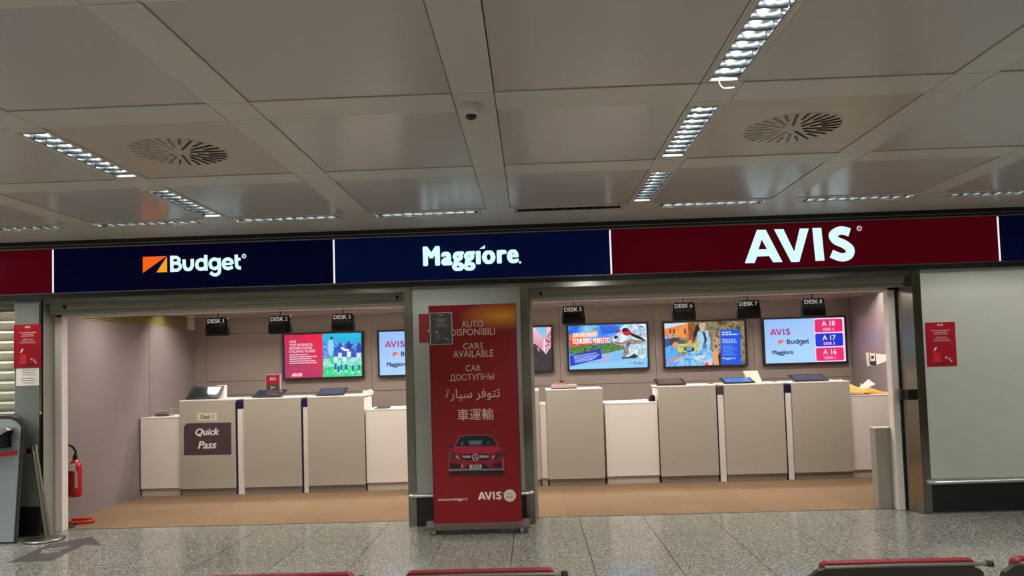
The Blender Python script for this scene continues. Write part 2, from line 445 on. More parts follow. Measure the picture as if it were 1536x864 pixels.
# strip light: housing, frame, lamp, blades
def fixture_meshes(along, n):
    out = {}
    L2 = .505 if along == 'y' else .485; w = .075
    def bx(mb, a0, a1, b0, b1, z0, z1):   # a along length, b across
        if along == 'y': mb.box(b0, b1, a0, a1, z0, z1)
        else: mb.box(a0, a1, b0, b1, z0, z1)
    h = MB(); bx(h, -L2, L2, -w, -w+.006, 0, .10); bx(h, -L2, L2, w-.006, w, 0, .10)
    bx(h, -L2, -L2+.006, -w, w, 0, .10); bx(h, L2-.006, L2, -w, w, 0, .10); bx(h, -L2, L2, -w, w, .10, .105)
    out['housing'] = h.mesh('housing', mat('louvre_reflector', '#7e8486', .22, 1, .03, 25))
    f = MB()
    if along == 'y':
        for s in (-1, 1):
            bx(f, -L2, L2, min(s*w, s*.108), max(s*w, s*.108), -.002, .02)
            bx(f, -L2, L2, s*.092-.003, s*.092+.003, -.006, -.001)
    else:
        for s in (-1, 1): bx(f, -L2, L2, min(s*w, s*.082), max(s*w, s*.082), -.006, .01)
    for s in (-1, 1): bx(f, min(s*(L2-.012), s*L2), max(s*(L2-.012), s*L2), -w, w, -.005, .01)
    out['frame'] = f.mesh('frame', M_BAND)
    # curved louvre blade
    bl = MB(); pr = [(-.014, .05), (-.006, .012), (0, .002), (.006, .012), (.014, .05)]
    bl.prism(pr, 'x' if along == 'y' else 'y', -w+.008, w-.008, sm=True)
    out['blade'] = bl.mesh('louvre_blade', mat('louvre_metal', '#8d9396', .3, 1, .05, 60))
    sp = MB(); sp.prism([(-.004, .004), (.004, .004), (.012, .05), (-.012, .05)], 'y' if along == 'y' else 'x', -L2+.008, L2-.008)
    out['spine'] = sp.mesh('louvre_spine', _m['louvre_metal'])
    lamp = MB()
    for s in (-.036, .036):
        p = [(0, -L2+.03), (0, L2-.03)]
        pts = [(s, -L2+.03, .078), (s, L2-.03, .078)] if along == 'y' else [(-L2+.03, s, .078), (L2-.03, s, .078)]
        lamp.tube(pts, .008, 8)
    out['lamp'] = lamp.mesh('tube_lamp', emi('#f2f6ff', 1.2, 'tube_lamp_glow'))
    out['lamp_off'] = lamp.mesh('tube_lamp', mat('tube_lamp_glass', '#d8d8d4', .3))
    return out, L2
FM = {a: fixture_meshes(a, 10) for a in 'xy'}
al = {}
for a in 'xy':
    l = bpy.data.lights.new('strip_light_glow', 'AREA'); l.shape = 'RECTANGLE'; L2 = FM[a][1]
    l.size, l.size_y = (.03, 2*L2-.06) if a == 'y' else (2*L2-.06, .03)
    l.energy = HALL_W; l.color = HALL_COL; al[a] = l
def child(name, me, par, loc=(0, 0, 0)):
    o = bpy.data.objects.new(name, me); COL.objects.link(o); o.parent = par; o.location = loc; return o
pos_y = {}
for (cx, cy, a) in fixtures:
    me, L2 = FM[a]
    off = (a == 'x' and abs(cx-.386) < .02)
    near = -5.2 < cx < 5.6 and cy > -5.2
    if a == 'x':
        i = WL.index(cx)
        where = ['in the far left corner of the hall', 'over the closed shutter', 'over the blank red sign\'s left end', 'cut by the left edge of the picture', 'left of the orange logo',
                 'between the two navy words', 'left of the centre band', '', 'over the long red sign\'s left part', 'above the AVIS letters', 'at the right edge of the picture', 'over the navy panel at right', 'in the far right corner of the hall'][i]
        lab = 'unlit louvre strip light along the sign, just right of the centre band' if off else 'strip light in the row along the sign, '+where
        g = 'strip lights in the row along the sign'
    else:
        c = LIGHT_COL.index(min(LIGHT_COL, key=lambda q: abs(q-cx)))
        r = [q for q in sorted({round(f[1], 3) for f in fixtures if f[2] == 'y'}, reverse=True)].index(round(cy, 3))
        cn = ['beside the left round diffuser', 'beside the right round diffuser', 'far right beyond the diffusers', 'far left beyond the diffusers'][c]
        rn = ['nearest the sign', 'second from the sign', 'third from the sign', 'fourth from the sign', 'fifth from the sign', 'sixth from the sign', 'seventh from the sign', 'eighth from the sign'][r]
        lab = 'lengthwise strip light %s, %s' % (cn, rn)
        g = 'strip lights running away from the sign'
    t = thing('ceiling_light', (cx, cy, ZC), lab, 'ceiling light', g)
    child('housing', me['housing'], t); child('frame', me['frame'], t)
    child('tube_lamp', me['lamp_off' if off else 'lamp'], t)
    if near:
        nb = 10
        for k in range(nb):
            q = -L2+.05+(2*L2-.1)*k/(nb-1)
            child('louvre_blade', me['blade'], t, (0, q, 0) if a == 'y' else (q, 0, 0))
        if a == 'x': child('louvre_spine', me['spine'], t)
    if not off:
        lo = bpy.data.objects.new('strip_light_glow', al[a]); COL.objects.link(lo); lo.parent = t; lo.location = (0, 0, .068)

# a loose white cable hanging from the largest light
big = [o for o in COL.objects if o.name.startswith('ceiling_light') and abs(o.location.x-(-.26+PX)) < .02 and abs(o.location.y+4.21) < .1]
if big:
    big = big[0]; w = MB()
    w.tube(spline([(-.03, .46, .02), (-.03, .475, -.02), (-.01, .485, -.045), (.03, .49, -.045), (.05, .492, -.042)], 5), .004, 6)
    o = child('loose_cable', w.mesh('loose_cable', mat('white_cable', '#e8e6e0', .5)), big)

# round air diffusers
for i, (dx, dy) in enumerate(DIFF):
    t = thing('air_diffuser', (dx, dy, ZC), 'round swirl air diffuser in the ceiling, %s' % ['on the left, beside a strip light', 'on the right, above the red sign'][i], 'air vent', 'round ceiling air diffusers')
    d = MB(); d.lathe([(.30, .003), (.30, .0012), (.298, .0008), (.02, .0008)], (0, 0, 0), 40)
    child('face_plate', d.mesh('face_plate', M_DIFP), t)
    slotm = {}
    NS = 28
    for k in range(NS):
        a = 2*math.pi*k/NS
        r0, r1 = (.065, .285) if k % 2 == 0 else (.175, .285)
        if k % 2 == 0 and k % 4 == 2: r0 = .105
        key = round(r0, 3)
        if key not in slotm:
            s1 = MB().box(r0, r1, -.0095, .0095, -.0012, .0005).mesh('slot', M_BLACK)
            v = MB(); v._add([(r0, .009, -.0013), (r1, .009, -.0013), (r1, .004, -.0045), (r0, .004, -.0045), (r0, .008, -.0013), (r1, .008, -.0013), (r1, .003, -.0045), (r0, .003, -.0045)],
                             [(0, 1, 2, 3), (7, 6, 5, 4), (0, 4, 5, 1), (3, 2, 6, 7), (0, 3, 7, 4), (1, 5, 6, 2)])
            slotm[key] = (s1, v.mesh('vane', M_DIFP))
        o = child('slot', slotm[key][0], t); o.rotation_euler.z = a
        o = child('vane', slotm[key][1], t); o.rotation_euler.z = a

# dome camera on the centre band
t = thing('dome_camera', (-.285, -3.5, ZC-.004), 'small white dome security camera on the centre ceiling band', 'camera')
MB().lathe([(.062, 0), (.062, -.012), (.055, -.035), (.046, -.05), (.03, -.056)][::-1], tuple(t['_o']), 20).build('housing', mat('camera_white', '#d2cfc6', .4), t)
MB().lathe([(.032, -.045), (.031, -.06), (.024, -.072), (.010, -.078)][::-1], tuple(t['_o']), 16).build('dome', M_SCRN, t)

# ------------------------------------------------------------------ setting: facade
FY = 0.0
core = mat('facade_core', '#8b8a82', .5, 0, .03, 6)
wf = struct(box('wall_front', XL, XR, .03, .30, 2.44, 3.2, core), 'facade wall above the shop fronts behind the signs', 'wall')
# black profile with silver lines above and below the signs
tr = struct(MB().box(XL, XR, -.03, .03, 2.925, 2.998).box(XL, XR, -.04, .03, 2.405, 2.452).build('trim_2', M_BLACK), 'black aluminium profile above and below the sign band', 'trim')
for z0, z1, y0 in ((2.912, 2.925, -.034), (2.945, 2.953, -.036), (2.452, 2.463, -.034)):
    box('silver_line', XL, XR, y0, .0, z0, z1, mat('silver_line', '#8f8d90', .25, 1, .03, 10), tr)

signs = [(XL, -4.876, '#560010', None, 'dark red illuminated sign panel cut off at the left edge'),
         (-4.876, -1.974, '#030428', 'Budget', 'navy illuminated shop sign with an orange arrow logo and white Budget lettering'),
         (-1.974, .8275, '#04123c', 'Maggiore', 'navy illuminated shop sign with bold condensed Maggiore lettering'),
         (.8275, 4.669, '#560312', 'AVIS', 'long dark red illuminated shop sign with large white AVIS lettering'),
         (4.669, XR, '#030a2c', None, 'navy illuminated sign panel cut off at the right edge')]
for (a, b_, c, word, lab) in signs:
    t = thing('shop_sign', ((a+b_)/2, -.02, 2.463), lab, 'sign', 'illuminated signs above the shop front')
    m_ = mat('sign_face_'+c, c, .3, 0, .04, 2, spec=.06)
    bs = m_.node_tree.nodes['Principled BSDF']; bs.inputs['Emission Color'].default_value = hx(c); bs.inputs['Emission Strength'].default_value = .35
    box('face', a+.008, b_-.008, -.02, .02, 2.463, 2.912, m_, t)
    if b_ < XR:
        box('light_edge', b_-.008, b_+.008, -.021, .02, 2.467, 2.908, emi('#f4f4f8', 1.0), t)
    WHT = emi('#cdf3f8', LETTER, 'sign_letter_glow')
    if word == 'Budget':
        art = Art(-.0205, .0008); mp = zr(200, 360, 7.68, -.021)
        x0, z0 = mp((110, 377)); x1, z1 = mp((388, 188)); zz = mp((250, 190))[1]; zb = mp((250, 374))[1]
        P2 = budget_mark(x0, x1, zb, zz)
        art.poly(emi('#ff5a08', 1.1), P2[0]).poly(emi('#ffa012', 1.0), P2[1]); art.build('arrow_logo', t)
        art = Art(-.0205, .0008)
        a0 = mp((425, 370)); a1 = mp((1242, 340)); top = mp((837, 168))[1]; bot = mp((950, 420))[1]
        art.polys(WHT, place(logo_budget(), a0[0], a1[0], bot, top)); art.build('lettering', t)
        art = Art(-.0205, .0008); cx, cz = mp((1275, 185)); art.polys(WHT, ribbon(arc(cx, cz, .019, 0, 360, 16), .008))
        text(art, WHT, 'R', cx-.006, cx+.006, cz-.008, cz+.008, .01); art.build('registered_mark', t)
    if word == 'Maggiore':
        art = Art(-.0205, .0008); mp = zr(620, 350, 8.533, -.021)
        a0 = mp((122, 300)); a1 = mp((1350, 300)); top = mp((500, 152))[1]; bot = mp((660, 480))[1]
        pol = text_polys('Magg\u0131ore', 0, 1.16)
        zt = mp((245, 165))[1]
        bold_polys(art, WHT, pol, a0[0], a1[0], bot, zt, .042)
        art.poly(WHT, [mp((845, 200)), mp((918, 193)), mp((916, 150))]); art.build('lettering', t)
        art = Art(-.0205, .0008); cx, cz = mp((1366, 372)); art.poly(WHT, arc(cx, cz, .012, 0, 360, 12)); art.build('registered_mark', t)
    if word == 'AVIS':
        art = Art(-.0205, .0008); art.polys(WHT, place(logo_avis(), 2.160, 3.250, 2.512, 2.866)); art.build('lettering', t)
        art = Art(-.0205, .0008); mp = zr(1050, 320, 5.4, -.021); cx, cz = mp((1290, 122)); art.polys(emi('#f0c8d0', 1.0), ribbon(arc(cx, cz, .022, 0, 360, 16), .008))
        text(art, emi('#f0c8d0', 1.0), 'R', cx-.009, cx+.009, cz-.010, cz+.010, .01); art.build('registered_mark', t)

# lintels and shutter boxes over the two openings
def opening(n, x0, x1, lab):
    t = struct(box('trim_%d' % n, x0, x1, -.005, .06, 2.352, 2.405, M_STEEL), lab+', brushed steel lintel strip', 'trim')
    gm = mat('shutter_bar_paint', '#8d8a7c', .35, 0, .04, 4)
    b = box('shutter_bar', x0, x1, .08, .16, 2.29, 2.44, gm, t, .006)
    box('shutter_bar', x0, x1, .10, .18, 2.252, 2.288, gm, t, .004)
    box('frame_head', x0, x1, .20, .30, 2.225, 2.262, M_WHITE, t, .003)
    return t
opening(3, -4.99, -1.262, 'left opening')
opening(4, -.03, 3.80, 'right opening')
for (u, v) in ((97, 460), (596, 446), (811, 440)):
    x, z = at(u, v, .08)
    t = MB().lathe([(.012, 0), (.014, .012), (.014, .03), (.008, .034)], (x, .075, z-.02), 12).build('shutter_lock', M_BLK, org=(x, .075, z-.02))
    tag(t, 'small black lock on the shutter bar, '+{97: 'at its far left end', 596: 'beside the central pillar on its left', 811: 'just right of the central pillar'}[u], 'lock', 'locks on the shutter bars')
# white inner frames
for n, x0, x1, lab in ((5, -5.05, -4.93, 'white painted frame post at the left end of the left opening'), (6, 3.655, 3.738, 'white painted frame post at the right end of the right opening')):
    struct(box('trim_%d' % n, x0, x1, .20, .30, 0, 2.262, M_WHITE, None, .003), lab, 'trim')
struct(box('trim_7', -.012, .022, .17, .30, 0, 2.40, mat('guide_rail', '#b3aea2', .4, .3, .03, 5), None, .002), 'slim shutter guide rail beside the central pillar', 'trim')

# central pillar
pl = struct(box('wall_pillar', -1.262, -.03, .02, .34, 0, 2.44, core), 'central pillar clad in grey panels between steel edges', 'pillar')
box('panel', -1.19, -.10, -.004, .02, .335, 1.74, M_LAM, pl); box('panel', -1.19, -.10, -.004, .02, 1.744, 2.405, M_LAM, pl)
box('edge_strip', -1.276, -1.192, -.010, .36, 0, 2.405, M_STEEL, pl, .002)
box('edge_strip', -.098, -.012, -.010, .165, 0, 2.405, M_STEEL, pl, .002)
box('plinth', -1.192, -.098, .004, .022, 0, .275, M_PLINTH, pl)
def rail(x0, x1, par, ret0=True, ret1=True):
    pts = []
    if ret0: pts += [(x0, .0, .31), (x0, -.03, .31), (x0+.012, -.048, .31), (x0+.04, -.055, .31)]
    else: pts += [(x0, -.055, .31)]
    if ret1: pts += [(x1-.04, -.055, .31), (x1-.012, -.048, .31), (x1, -.03, .31), (x1, .0, .31)]
    else: pts += [(x1, -.055, .31)]
    MB().tube(pts, .019, 10).build('bumper_rail', M_CHROME, par)
    box('rail_back', x0, x1, -.012, -.003, .322, .338, M_CHROME, par)
    box('rail_gap', x0, x1, -.008, -.003, .278, .322, M_BLACK, par)
rail(-1.255, -.035, pl)

# left end column, neighbour's shutter
lc = struct(box('wall_left', -5.30, -5.005, .012, .34, 0, 2.44, core), 'narrow grey column at the left end of the shop front', 'pillar')
box('panel', -5.285, -5.03, -.004, .012, .30, 2.40, mat('dark_laminate', '#6b7069', .14, 0, .03, 30), lc)
box('edge_strip', -5.03, -5.004, -.008, .02, 0, 2.40, M_STEEL, lc)
MB().prism([(-5.004, -.008), (-5.004, .012), (-5.052, .20), (-5.064, .20), (-5.02, -.004)], 'z', 0, 2.40).build('steel_return', M_STEEL, lc)
box('plinth', -5.285, -5.03, .002, .012, 0, .30, M_PLINTH, lc)
box('dark_gap', -5.056, -5.034, .188, .199, 0, 2.36, M_BLACK, lc)
sh = struct(box('wall_shutter', XL, -5.30, .10, .30, 0, 2.44, core), 'closed roller shutter of horizontal beige slats at the far left', 'shutter')
sm_ = MB(); pr = [(.10, 0), (.085, .004), (.078, .03), (.078, .075), (.088, .098), (.10, .1035)]
sm_.prism(pr, 'x', XL, -5.302)
slat_me = sm_.mesh('slat', mat('shutter_slat', '#8f8b77', .4, .1, .06, 6))
for k in range(23): child('slat', slat_me, sh, (0, 0, .012+.1045*k))
box('head', XL, -5.30, .02, .10, 2.36, 2.405, M_STEELD, sh)

# right wall of the facade
rw = struct(box('wall_right', 3.80, XR, .012, .34, 0, 2.44, core), 'grey panelled wall right of the opening', 'wall')
for a, b_ in ((3.885, 6.1), (6.106, XR)): box('panel', a, b_, -.004, .012, .34, 2.405, M_WALLP, rw)
box('edge_strip', 3.805, 3.883, -.010, .02, 0, 2.405, M_STEEL, rw)
MB().prism([(3.805, -.008), (3.805, .012), (3.75, .20), (3.738, .20), (3.80, -.008)], 'z', 0, 2.36).build('steel_return', M_STEEL, rw)
box('dark_gap', 3.722, 3.740, .188, .199, 0, 2.36, M_BLACK, rw)
box('plinth', 3.884, XR, .002, .012, 0, .275, M_PLINTH, rw)
box('skirting', 3.884, XR, -.004, .010, 0, .014, M_STEELD, rw)
rail(3.855, XR, rw, True, False)
# lock bracket at the right jamb
t = thing('latch_box', (3.77, .13, 1.12), 'black latch box on the steel jamb at the right opening', 'latch')
x0, z1 = at(1355, 584, .12); x1, z0 = at(1372, 599, .12)
box('case', x0, x1, .03, .15, z0, z1, M_BLK, t, .004); box('strike_plate', x0-.04, x0, .15, .2, z0, z1, M_CHROME, t)

# hall walls behind and beside the camera
struct(box('wall_back', XL, XR, YB-.2, YB, 0, 3.2, M_HALL), 'plain far wall of the hall behind the viewer', 'wall')
struct(box('wall_side_left', XL-.2, XL, YB, .3, 0, 3.2, M_HALL), 'plain left side wall of the hall', 'wall')
struct(box('wall_side_right', XR, XR+.2, YB, .3, 0, 3.2, M_HALL), 'plain right side wall of the hall', 'wall')

# ------------------------------------------------------------------ setting: inside the office
ZS = 2.42
cs = MB().box(SX0-.3, SX1+.3, .30, 2.60, ZS, ZS+.08).box(SX0-.3, SX1+.3, 2.57, 2.60, ZS-.024, ZS+.001).box(SX0-.3, SX1+.3, 2.80, SY1+.2, ZS, ZS+.08).box(SX0-.3, SX1+.3, .30, SY1+.2, ZS+.0801, ZS+.12)  # lamp slot and its front lip added to hide the rear lights' glow
struct(cs.build('ceiling_shop', M_SHOPC), 'glossy pale ceiling inside the rental office', 'ceiling')
sl = struct(box('wall_shop_left', SX0-.12, SX0, .30, SY1+.15, 0, 2.26, M_SHOPW), 'glossy mauve grey side wall at the left of the office', 'wall')
box('panel_joint', SX0-.005, SX0+.001, 2.45, 2.456, 0, 2.26, M_JOINT, sl)
sc = struct(box('wall_shop_louvre', SX0-.16, SX0-.03, .30, SY1-.2, 2.26, ZS, mat('louvre_back', '#6e6440', .6)), 'slatted louvre band above the left office wall, yellow light put into its colour', 'louvre')
lm = MB().prism([(SX0-.03, 0), (SX0+.0, .003), (SX0+.0, .012), (SX0-.03, .017)], 'y', .30, SY1-.2).mesh('louvre_slat', mat('yellow_lit_louvre', '#a89b68', .35, .2, .05, 5))  # slats and backing carry the warm yellow light in their base colour
for k in range(7): child('louvre_slat', lm, sc, (0, 0, 2.262+.0225*k))
box('end_panel', SX0-.12, SX0, SY1-.2, SY1+.1, 2.26, ZS, M_WHITE, sc)
sr = struct(box('wall_shop_right', SX1, SX1+.12, .30, SY1+.15, 0, ZS, M_SHOPW), 'glossy mauve grey side wall at the right of the office', 'wall')
struct(box('wall_shop_front_right', 3.738, SX1+.1, .30, .34, 0, ZS, M_SHOPW), 'inner face beside the right frame post', 'wall')
wb = struct(box('wall_shop_back', SX0, SX1, SY1+.02, SY1+.14, 0, ZS, M_JOINT), 'greige panelled back wall of the office', 'wall')
seams = [SX0, -3.835, -2.447, -.987, .433, 1.877, 3.357, SX1]
for i in range(len(seams)-1):
    a, b_ = seams[i]+.003, seams[i+1]-.003
    if i == 0: a = SX0
    box('panel', a, b_, SY1, SY1+.025, 0, 1.243, M_SHOPB, wb)
    if i == 0:
        box('panel', a, b_, SY1, SY1+.025, 1.251, 1.452, M_SHOPB, wb); box('panel', -5.0, b_, SY1+.004, SY1+.025, 1.460, 2.184, M_SHOPB, wb)
        box('panel', a, -5.006, SY1, SY1+.025, 1.455, 2.19, M_SHOPB, wb); box('panel', a, b_, SY1, SY1+.025, 2.192, ZS, M_SHOPB, wb)
    else: box('panel', a, b_, SY1, SY1+.025, 1.250, ZS, M_SHOPB, wb)
# office ceiling lights
sl_ = bpy.data.lights.new('office_light_glow', 'AREA'); sl_.shape = 'RECTANGLE'; sl_.size = 1.1; sl_.size_y = .16; sl_.energy = SHOP_W; sl_.color = SHOP_COL
ORD = ['first', 'second', 'third', 'fourth', 'fifth', 'sixth', 'seventh', 'eighth', 'ninth', 'tenth', 'eleventh', 'twelfth', 'thirteenth']
for i, x, ly in [(i, x, 1.15) for i, x in enumerate((-4.3, -2.9, -1.5, -.1, 1.3, 2.7, 4.1))]+[(i, x, 2.70) for i, x in enumerate((-4.3, -2.9, -1.5, -.1, 1.3, 2.7, 4.1))]:
    t = thing('office_light', (x, ly, ZS if ly < 2 else ZS+.078), 'warm linear office ceiling light, %s from the left wall, row %s' % (ORD[i], 'behind the shutter' if ly < 2 else 'behind the desks'), 'ceiling light', 'office ceiling lights')
    y0 = ly-.09; y1 = ly+.09; hd = .035 if ly < 2 else .006; zz = ZS if ly < 2 else ZS+.078
    MB().box(x-.57, x-.56, y0, y1, zz-hd, zz).box(x+.56, x+.57, y0, y1, zz-hd, zz).box(x-.56, x+.56, y0, y0+.006, zz-hd, zz).box(x-.56, x+.56, y1-.006, y1, zz-hd, zz).build('frame', M_WHITE, t)
    box('diffuser', x-.56, x+.56, y0+.006, y1-.006, zz-.004, zz-.001, emi('#ffe2c8', 1.5), t)
    lo = bpy.data.objects.new('office_light_glow', sl_); COL.objects.link(lo); lo.parent = t; lo.location = (0, 0, -.005)

# ------------------------------------------------------------------ desks
DY = 2.15; DT = 1.235
def desk(x0, x1, lab, first=None, filler=None, navy=M_NAVY):
    t = thing('service_desk', ((x0+x1)/2, DY, 0), lab, 'desk', 'tall greige service desks')
    box('front_panel', x0, x1, DY, DY+.025, .092, DT-.006, M_DESK, t, .003)
    box('body', x0+.015, x1-.015, DY+.026, DY+.55, .092, DT-.02, M_DESKW, t)
    box('desk_top', x0, x1, DY-.004, DY+.58, DT-.006, DT+.012, M_DESKW, t, .002)
    box('plinth', x0+.012, x1-.004, DY+.022, DY+.5, .004, .092, M_DPLINTH, t)
    if filler:
        f0, f1 = x1, filler
        box('filler_strip', f0+.022, f1-.004, DY+.03, DY+.06, .004, DT-.125, M_DESKW, t)
        box('painted_shadow', f0+.001, f0+.022, DY+.02, DY+.05, .004, DT-.03, M_NAVY, t)  # shadow edge beside the front panel, put in as a solid navy strip
        box('cable_cover', f0+.008, f1-.002, DY+.035, DY+.30, DT-.120, DT-.012, navy, t)
    return t
desk(-4.63, -3.895, 'tall greige desk with the Quick Pass notice, leftmost of the desks', filler=-3.782)
desk(-3.78, -3.03, 'tall greige desk next to the Quick Pass desk, with a red card above it', filler=-2.942)
desk(-2.94, -2.20, 'tall greige desk third from the left wall, beside the white counter left of the pillar')
desk(-.662, .076, 'tall greige desk mostly hidden behind the central pillar')
desk(.172, .898, 'tall greige desk with a stack of boxes on top, just right of the pillar')
desk(1.612, 2.350, 'tall greige desk under the picnic screen, left one of the right-hand three', filler=2.457, navy=mat('brown_side', '#4a3c34', .5))
desk(2.457, 3.215, 'tall greige desk with the blue lit tablet, middle one of the right-hand three', filler=3.318)
desk(3.317, 4.055, 'tall greige desk under the ticket number screen, rightmost of all')
def counter(x0, x1, top, lab):
    t = thing('low_counter', ((x0+x1)/2, DY, 0), lab, 'counter', 'low white counters between the desks')
    box('front_panel', x0, x1, DY+.03, DY+.05, .105, top-.004, M_DESKW, t, .003)
    box('body', x0+.01, x1-.01, DY+.051, DY+.62, .105, top-.02, M_DESKW, t)
    box('counter_top', x0, x1, DY+.026, DY+.66, top-.004, top+.012, M_DESKW, t, .002)
    box('plinth', x0+.005, x1-.005, DY+.05, DY+.6, .004, .10, mat('light_plinth', '#b3a89c', .4), t)
    return t
counter(-5.165, -4.64, 1.02, 'low white counter at the left wall, beside the Quick Pass desk')
counter(-2.19, -.672, 1.045, 'low white counter left of the central pillar')
counter(.084, .166, 1.045, 'narrow white counter strip between the two desks right of the pillar')
counter(.925, 1.60, 1.035, 'low white counter under the dog screen, between two tall desks')
counter(4.062, 4.79, 1.045, 'low white counter at the right wall with yellow envelopes on it')

# notices on the first desk
mp = zr(200, 575, 7.5125, DY)
t = thing('notice_card', (-4.26, DY-.003, .75), 'dark mauve notice on the left desk reading Quick Pass', 'notice')
P4 = [mp(p) for p in ((570, 487), (604, 452), (1102, 440), (1105, 800), (572, 810))]
MB().prism(P4, 'y', DY-.003, DY-.0002).build('card', mat('mauve_card', '#46383c', .4), t)
for w_, q in (('Quick', (700, 505, 970, 598)), ('Pass', (728, 650, 938, 735))):
    art = Art(DY-.0032); text_px(art, ink('#e6dcd6'), w_, mp, *q, .03, 1, .25); art.build('lettering', t)
t = thing('desk_label', (-4.26, DY-.003, 1.09), 'small cream card reading Desk 1 above the Quick Pass notice', 'label')
MB().prism([mp(p) for p in ((722, 337), (942, 330), (945, 418), (722, 424))], 'y', DY-.003, DY-.0002).build('card', mat('cream_card', '#cfc3ae', .5), t)
art = Art(DY-.0032); text_px(art, ink('#3a322c'), 'Desk 1', mp, 755, 352, 905, 400, .02, 1, .25); art.build('lettering', t)

# tablets
def tablet(cx, lab, tilt, screen, w=.40, d=.27, y=DY+.06, stand=False, z=DT+.012, rot=0):
    t = thing('tablet', (cx, y, z), lab, 'tablet', 'tablets on the desks')
    c, s = math.cos(R(tilt)), math.sin(R(tilt))
    def pt(x, q, h):   # q along the slope, h off the surface
        xr = cx+x*math.cos(rot)-q*c*math.sin(rot)
        return (xr, y+q*c*math.cos(rot)+x*math.sin(rot)-h*s, z+.004+q*s+h*c)
    def slab(x0, x1, q0, q1, h0, h1):
        m_ = MB(); v = [pt(x, q, h) for h in (h0, h1) for q in (q0, q1) for x in (x0, x1)]
        m_._add(v, [(0,2,3,1),(4,5,7,6),(0,1,5,4),(2,6,7,3),(0,4,6,2),(1,3,7,5)]); return m_
    slab(-w/2, w/2, 0, d, 0, .014).build('case', M_BLK, t, bevel=.003)
    slab(-w/2+.035, w/2-.035, .028, d-.028, .0142, .0150).build('screen', screen, t)
    if stand:
        MB().prism([(y+.12, z), (y+d*c+.03, z), (y+d*c+.03, z+d*s+.02), (y+d*c, z+d*s+.02)], 'x', cx+w/2-.10, cx+w/2+.02).build('stand', M_DESKW, t)
    else:
        MB().prism([(y+.06, z), (y+d*c-.01, z), (y+d*c-.01, z+(d-.02)*s-.002)], 'x', cx-w/2+.05, cx+w/2-.05).build('wedge', mat('grey_wedge', '#8d8a88', .5), t)
    return t
G1 = M_SCRN; G2 = mat('blue_glass', '#1e2c3c', .08); G3 = mat('violet_glass', '#3a4058', .1); G4 = mat('brown_glass', '#4a403a', .2)
tablet(-4.36, 'steeply tilted black tablet on a white stand on the Quick Pass desk', 36, G1, .43, .27, stand=True)
tablet(-3.50, 'black tablet lying tilted in front of the red card on the second desk', 17, G2, .39)
tablet(-2.66, 'black tablet on the third desk under the rugby screen', 17, G3, .37)
tablet(1.80, 'dark brown tablet on the desk under the picnic screen', 15, G4, .38)
tablet(3.60, 'black tablet on the rightmost desk', 16, G3, .44)
t = tablet(2.68, 'black tablet showing a bright blue screen, on the middle right desk', 12, emi('#2a7fd8', .9), .40, .27)

# ------------------------------------------------------------------ hanging desk number signs
for cx, num, wh in ((-4.23, '1', 'Quick Pass desk'), (-3.375, '2', 'red card stand'), (-2.52, '3', 'rugby screen'), (.575, '5', 'dog advert screen'), (2.04, '6', 'picnic photo screen'), (2.895, '7', 'blue lit tablet'), (3.745, '8', 'ticket number screen')):
    zb, zt = 2.092, 2.337
    t = thing('desk_number_sign', (cx, 2.4, zb), 'black hanging DESK %s sign box above the %s' % (num, wh), 'sign', 'hanging desk number signs')
    sh_ = [(-.155, .015), (-.14, 0), (.14, 0), (.155, .015), (.158, .09), (.145, .165), (.143, .225), (.128, .245), (-.128, .245), (-.143, .225), (-.145, .165), (-.158, .09)]
    MB().prism([(cx+p[0], zb+p[1]) for p in sh_], 'y', 2.4, 2.48).build('case', M_BLK, t, bevel=.006)
    box('display', cx-.125, cx+.125, 2.397, 2.4, zb+.025, zb+.155, mat('black_display', '#05060a', .12), t)
    box('hanger', cx-.006, cx+.006, 2.438, 2.450, zt-.01, ZS, M_BLK, t)
    SL = emi('#d6d2c8', .62, 'desk_sign_letter_glow')
    art = Art(2.3975); text(art, SL, 'DESK', cx-.122, cx+.058, zt-.072, zt-.018, .02); art.build('lettering', t)
    art = Art(2.3975); text(art, SL, num, cx+(.088 if num == '1' else .078), cx+(.100 if num == '1' else .110), zt-.070, zt-.020, 0); art.build('number', t)

# ------------------------------------------------------------------ screens on the back wall
TVY = SY1-.07
def tv(x0, x1, lab):
    z0, z1 = 1.452, 2.165
    t = thing('wall_screen', ((x0+x1)/2, SY1, z0), lab, 'screen', 'screens on the back wall')
    f = MB(); b = .028
    f.box(x0, x1, TVY, SY1, z0, z0+b).box(x0, x1, TVY, SY1, z1-b, z1).box(x0, x0+b, TVY, SY1, z0+b, z1-b).box(x1-b, x1, TVY, SY1, z0+b, z1-b)
    f.build('bezel', mat('screen_bezel', '#1b1513', .35, 0, .05, 8), t)
    box('back', x0+.01, x1-.01, TVY+.016, SY1-.002, z0+.01, z1-.01, M_BLK, t)
    return t, Art(TVY+.015, .0005), (x0+b, x1-b, z0+b, z1-b)
E_ = lambda c: emi(c, SCREEN)
def bg(art, m_, r): art.poly(m_, [(r[0], r[2]), (r[1], r[2]), (r[1], r[3]), (r[0], r[3])])
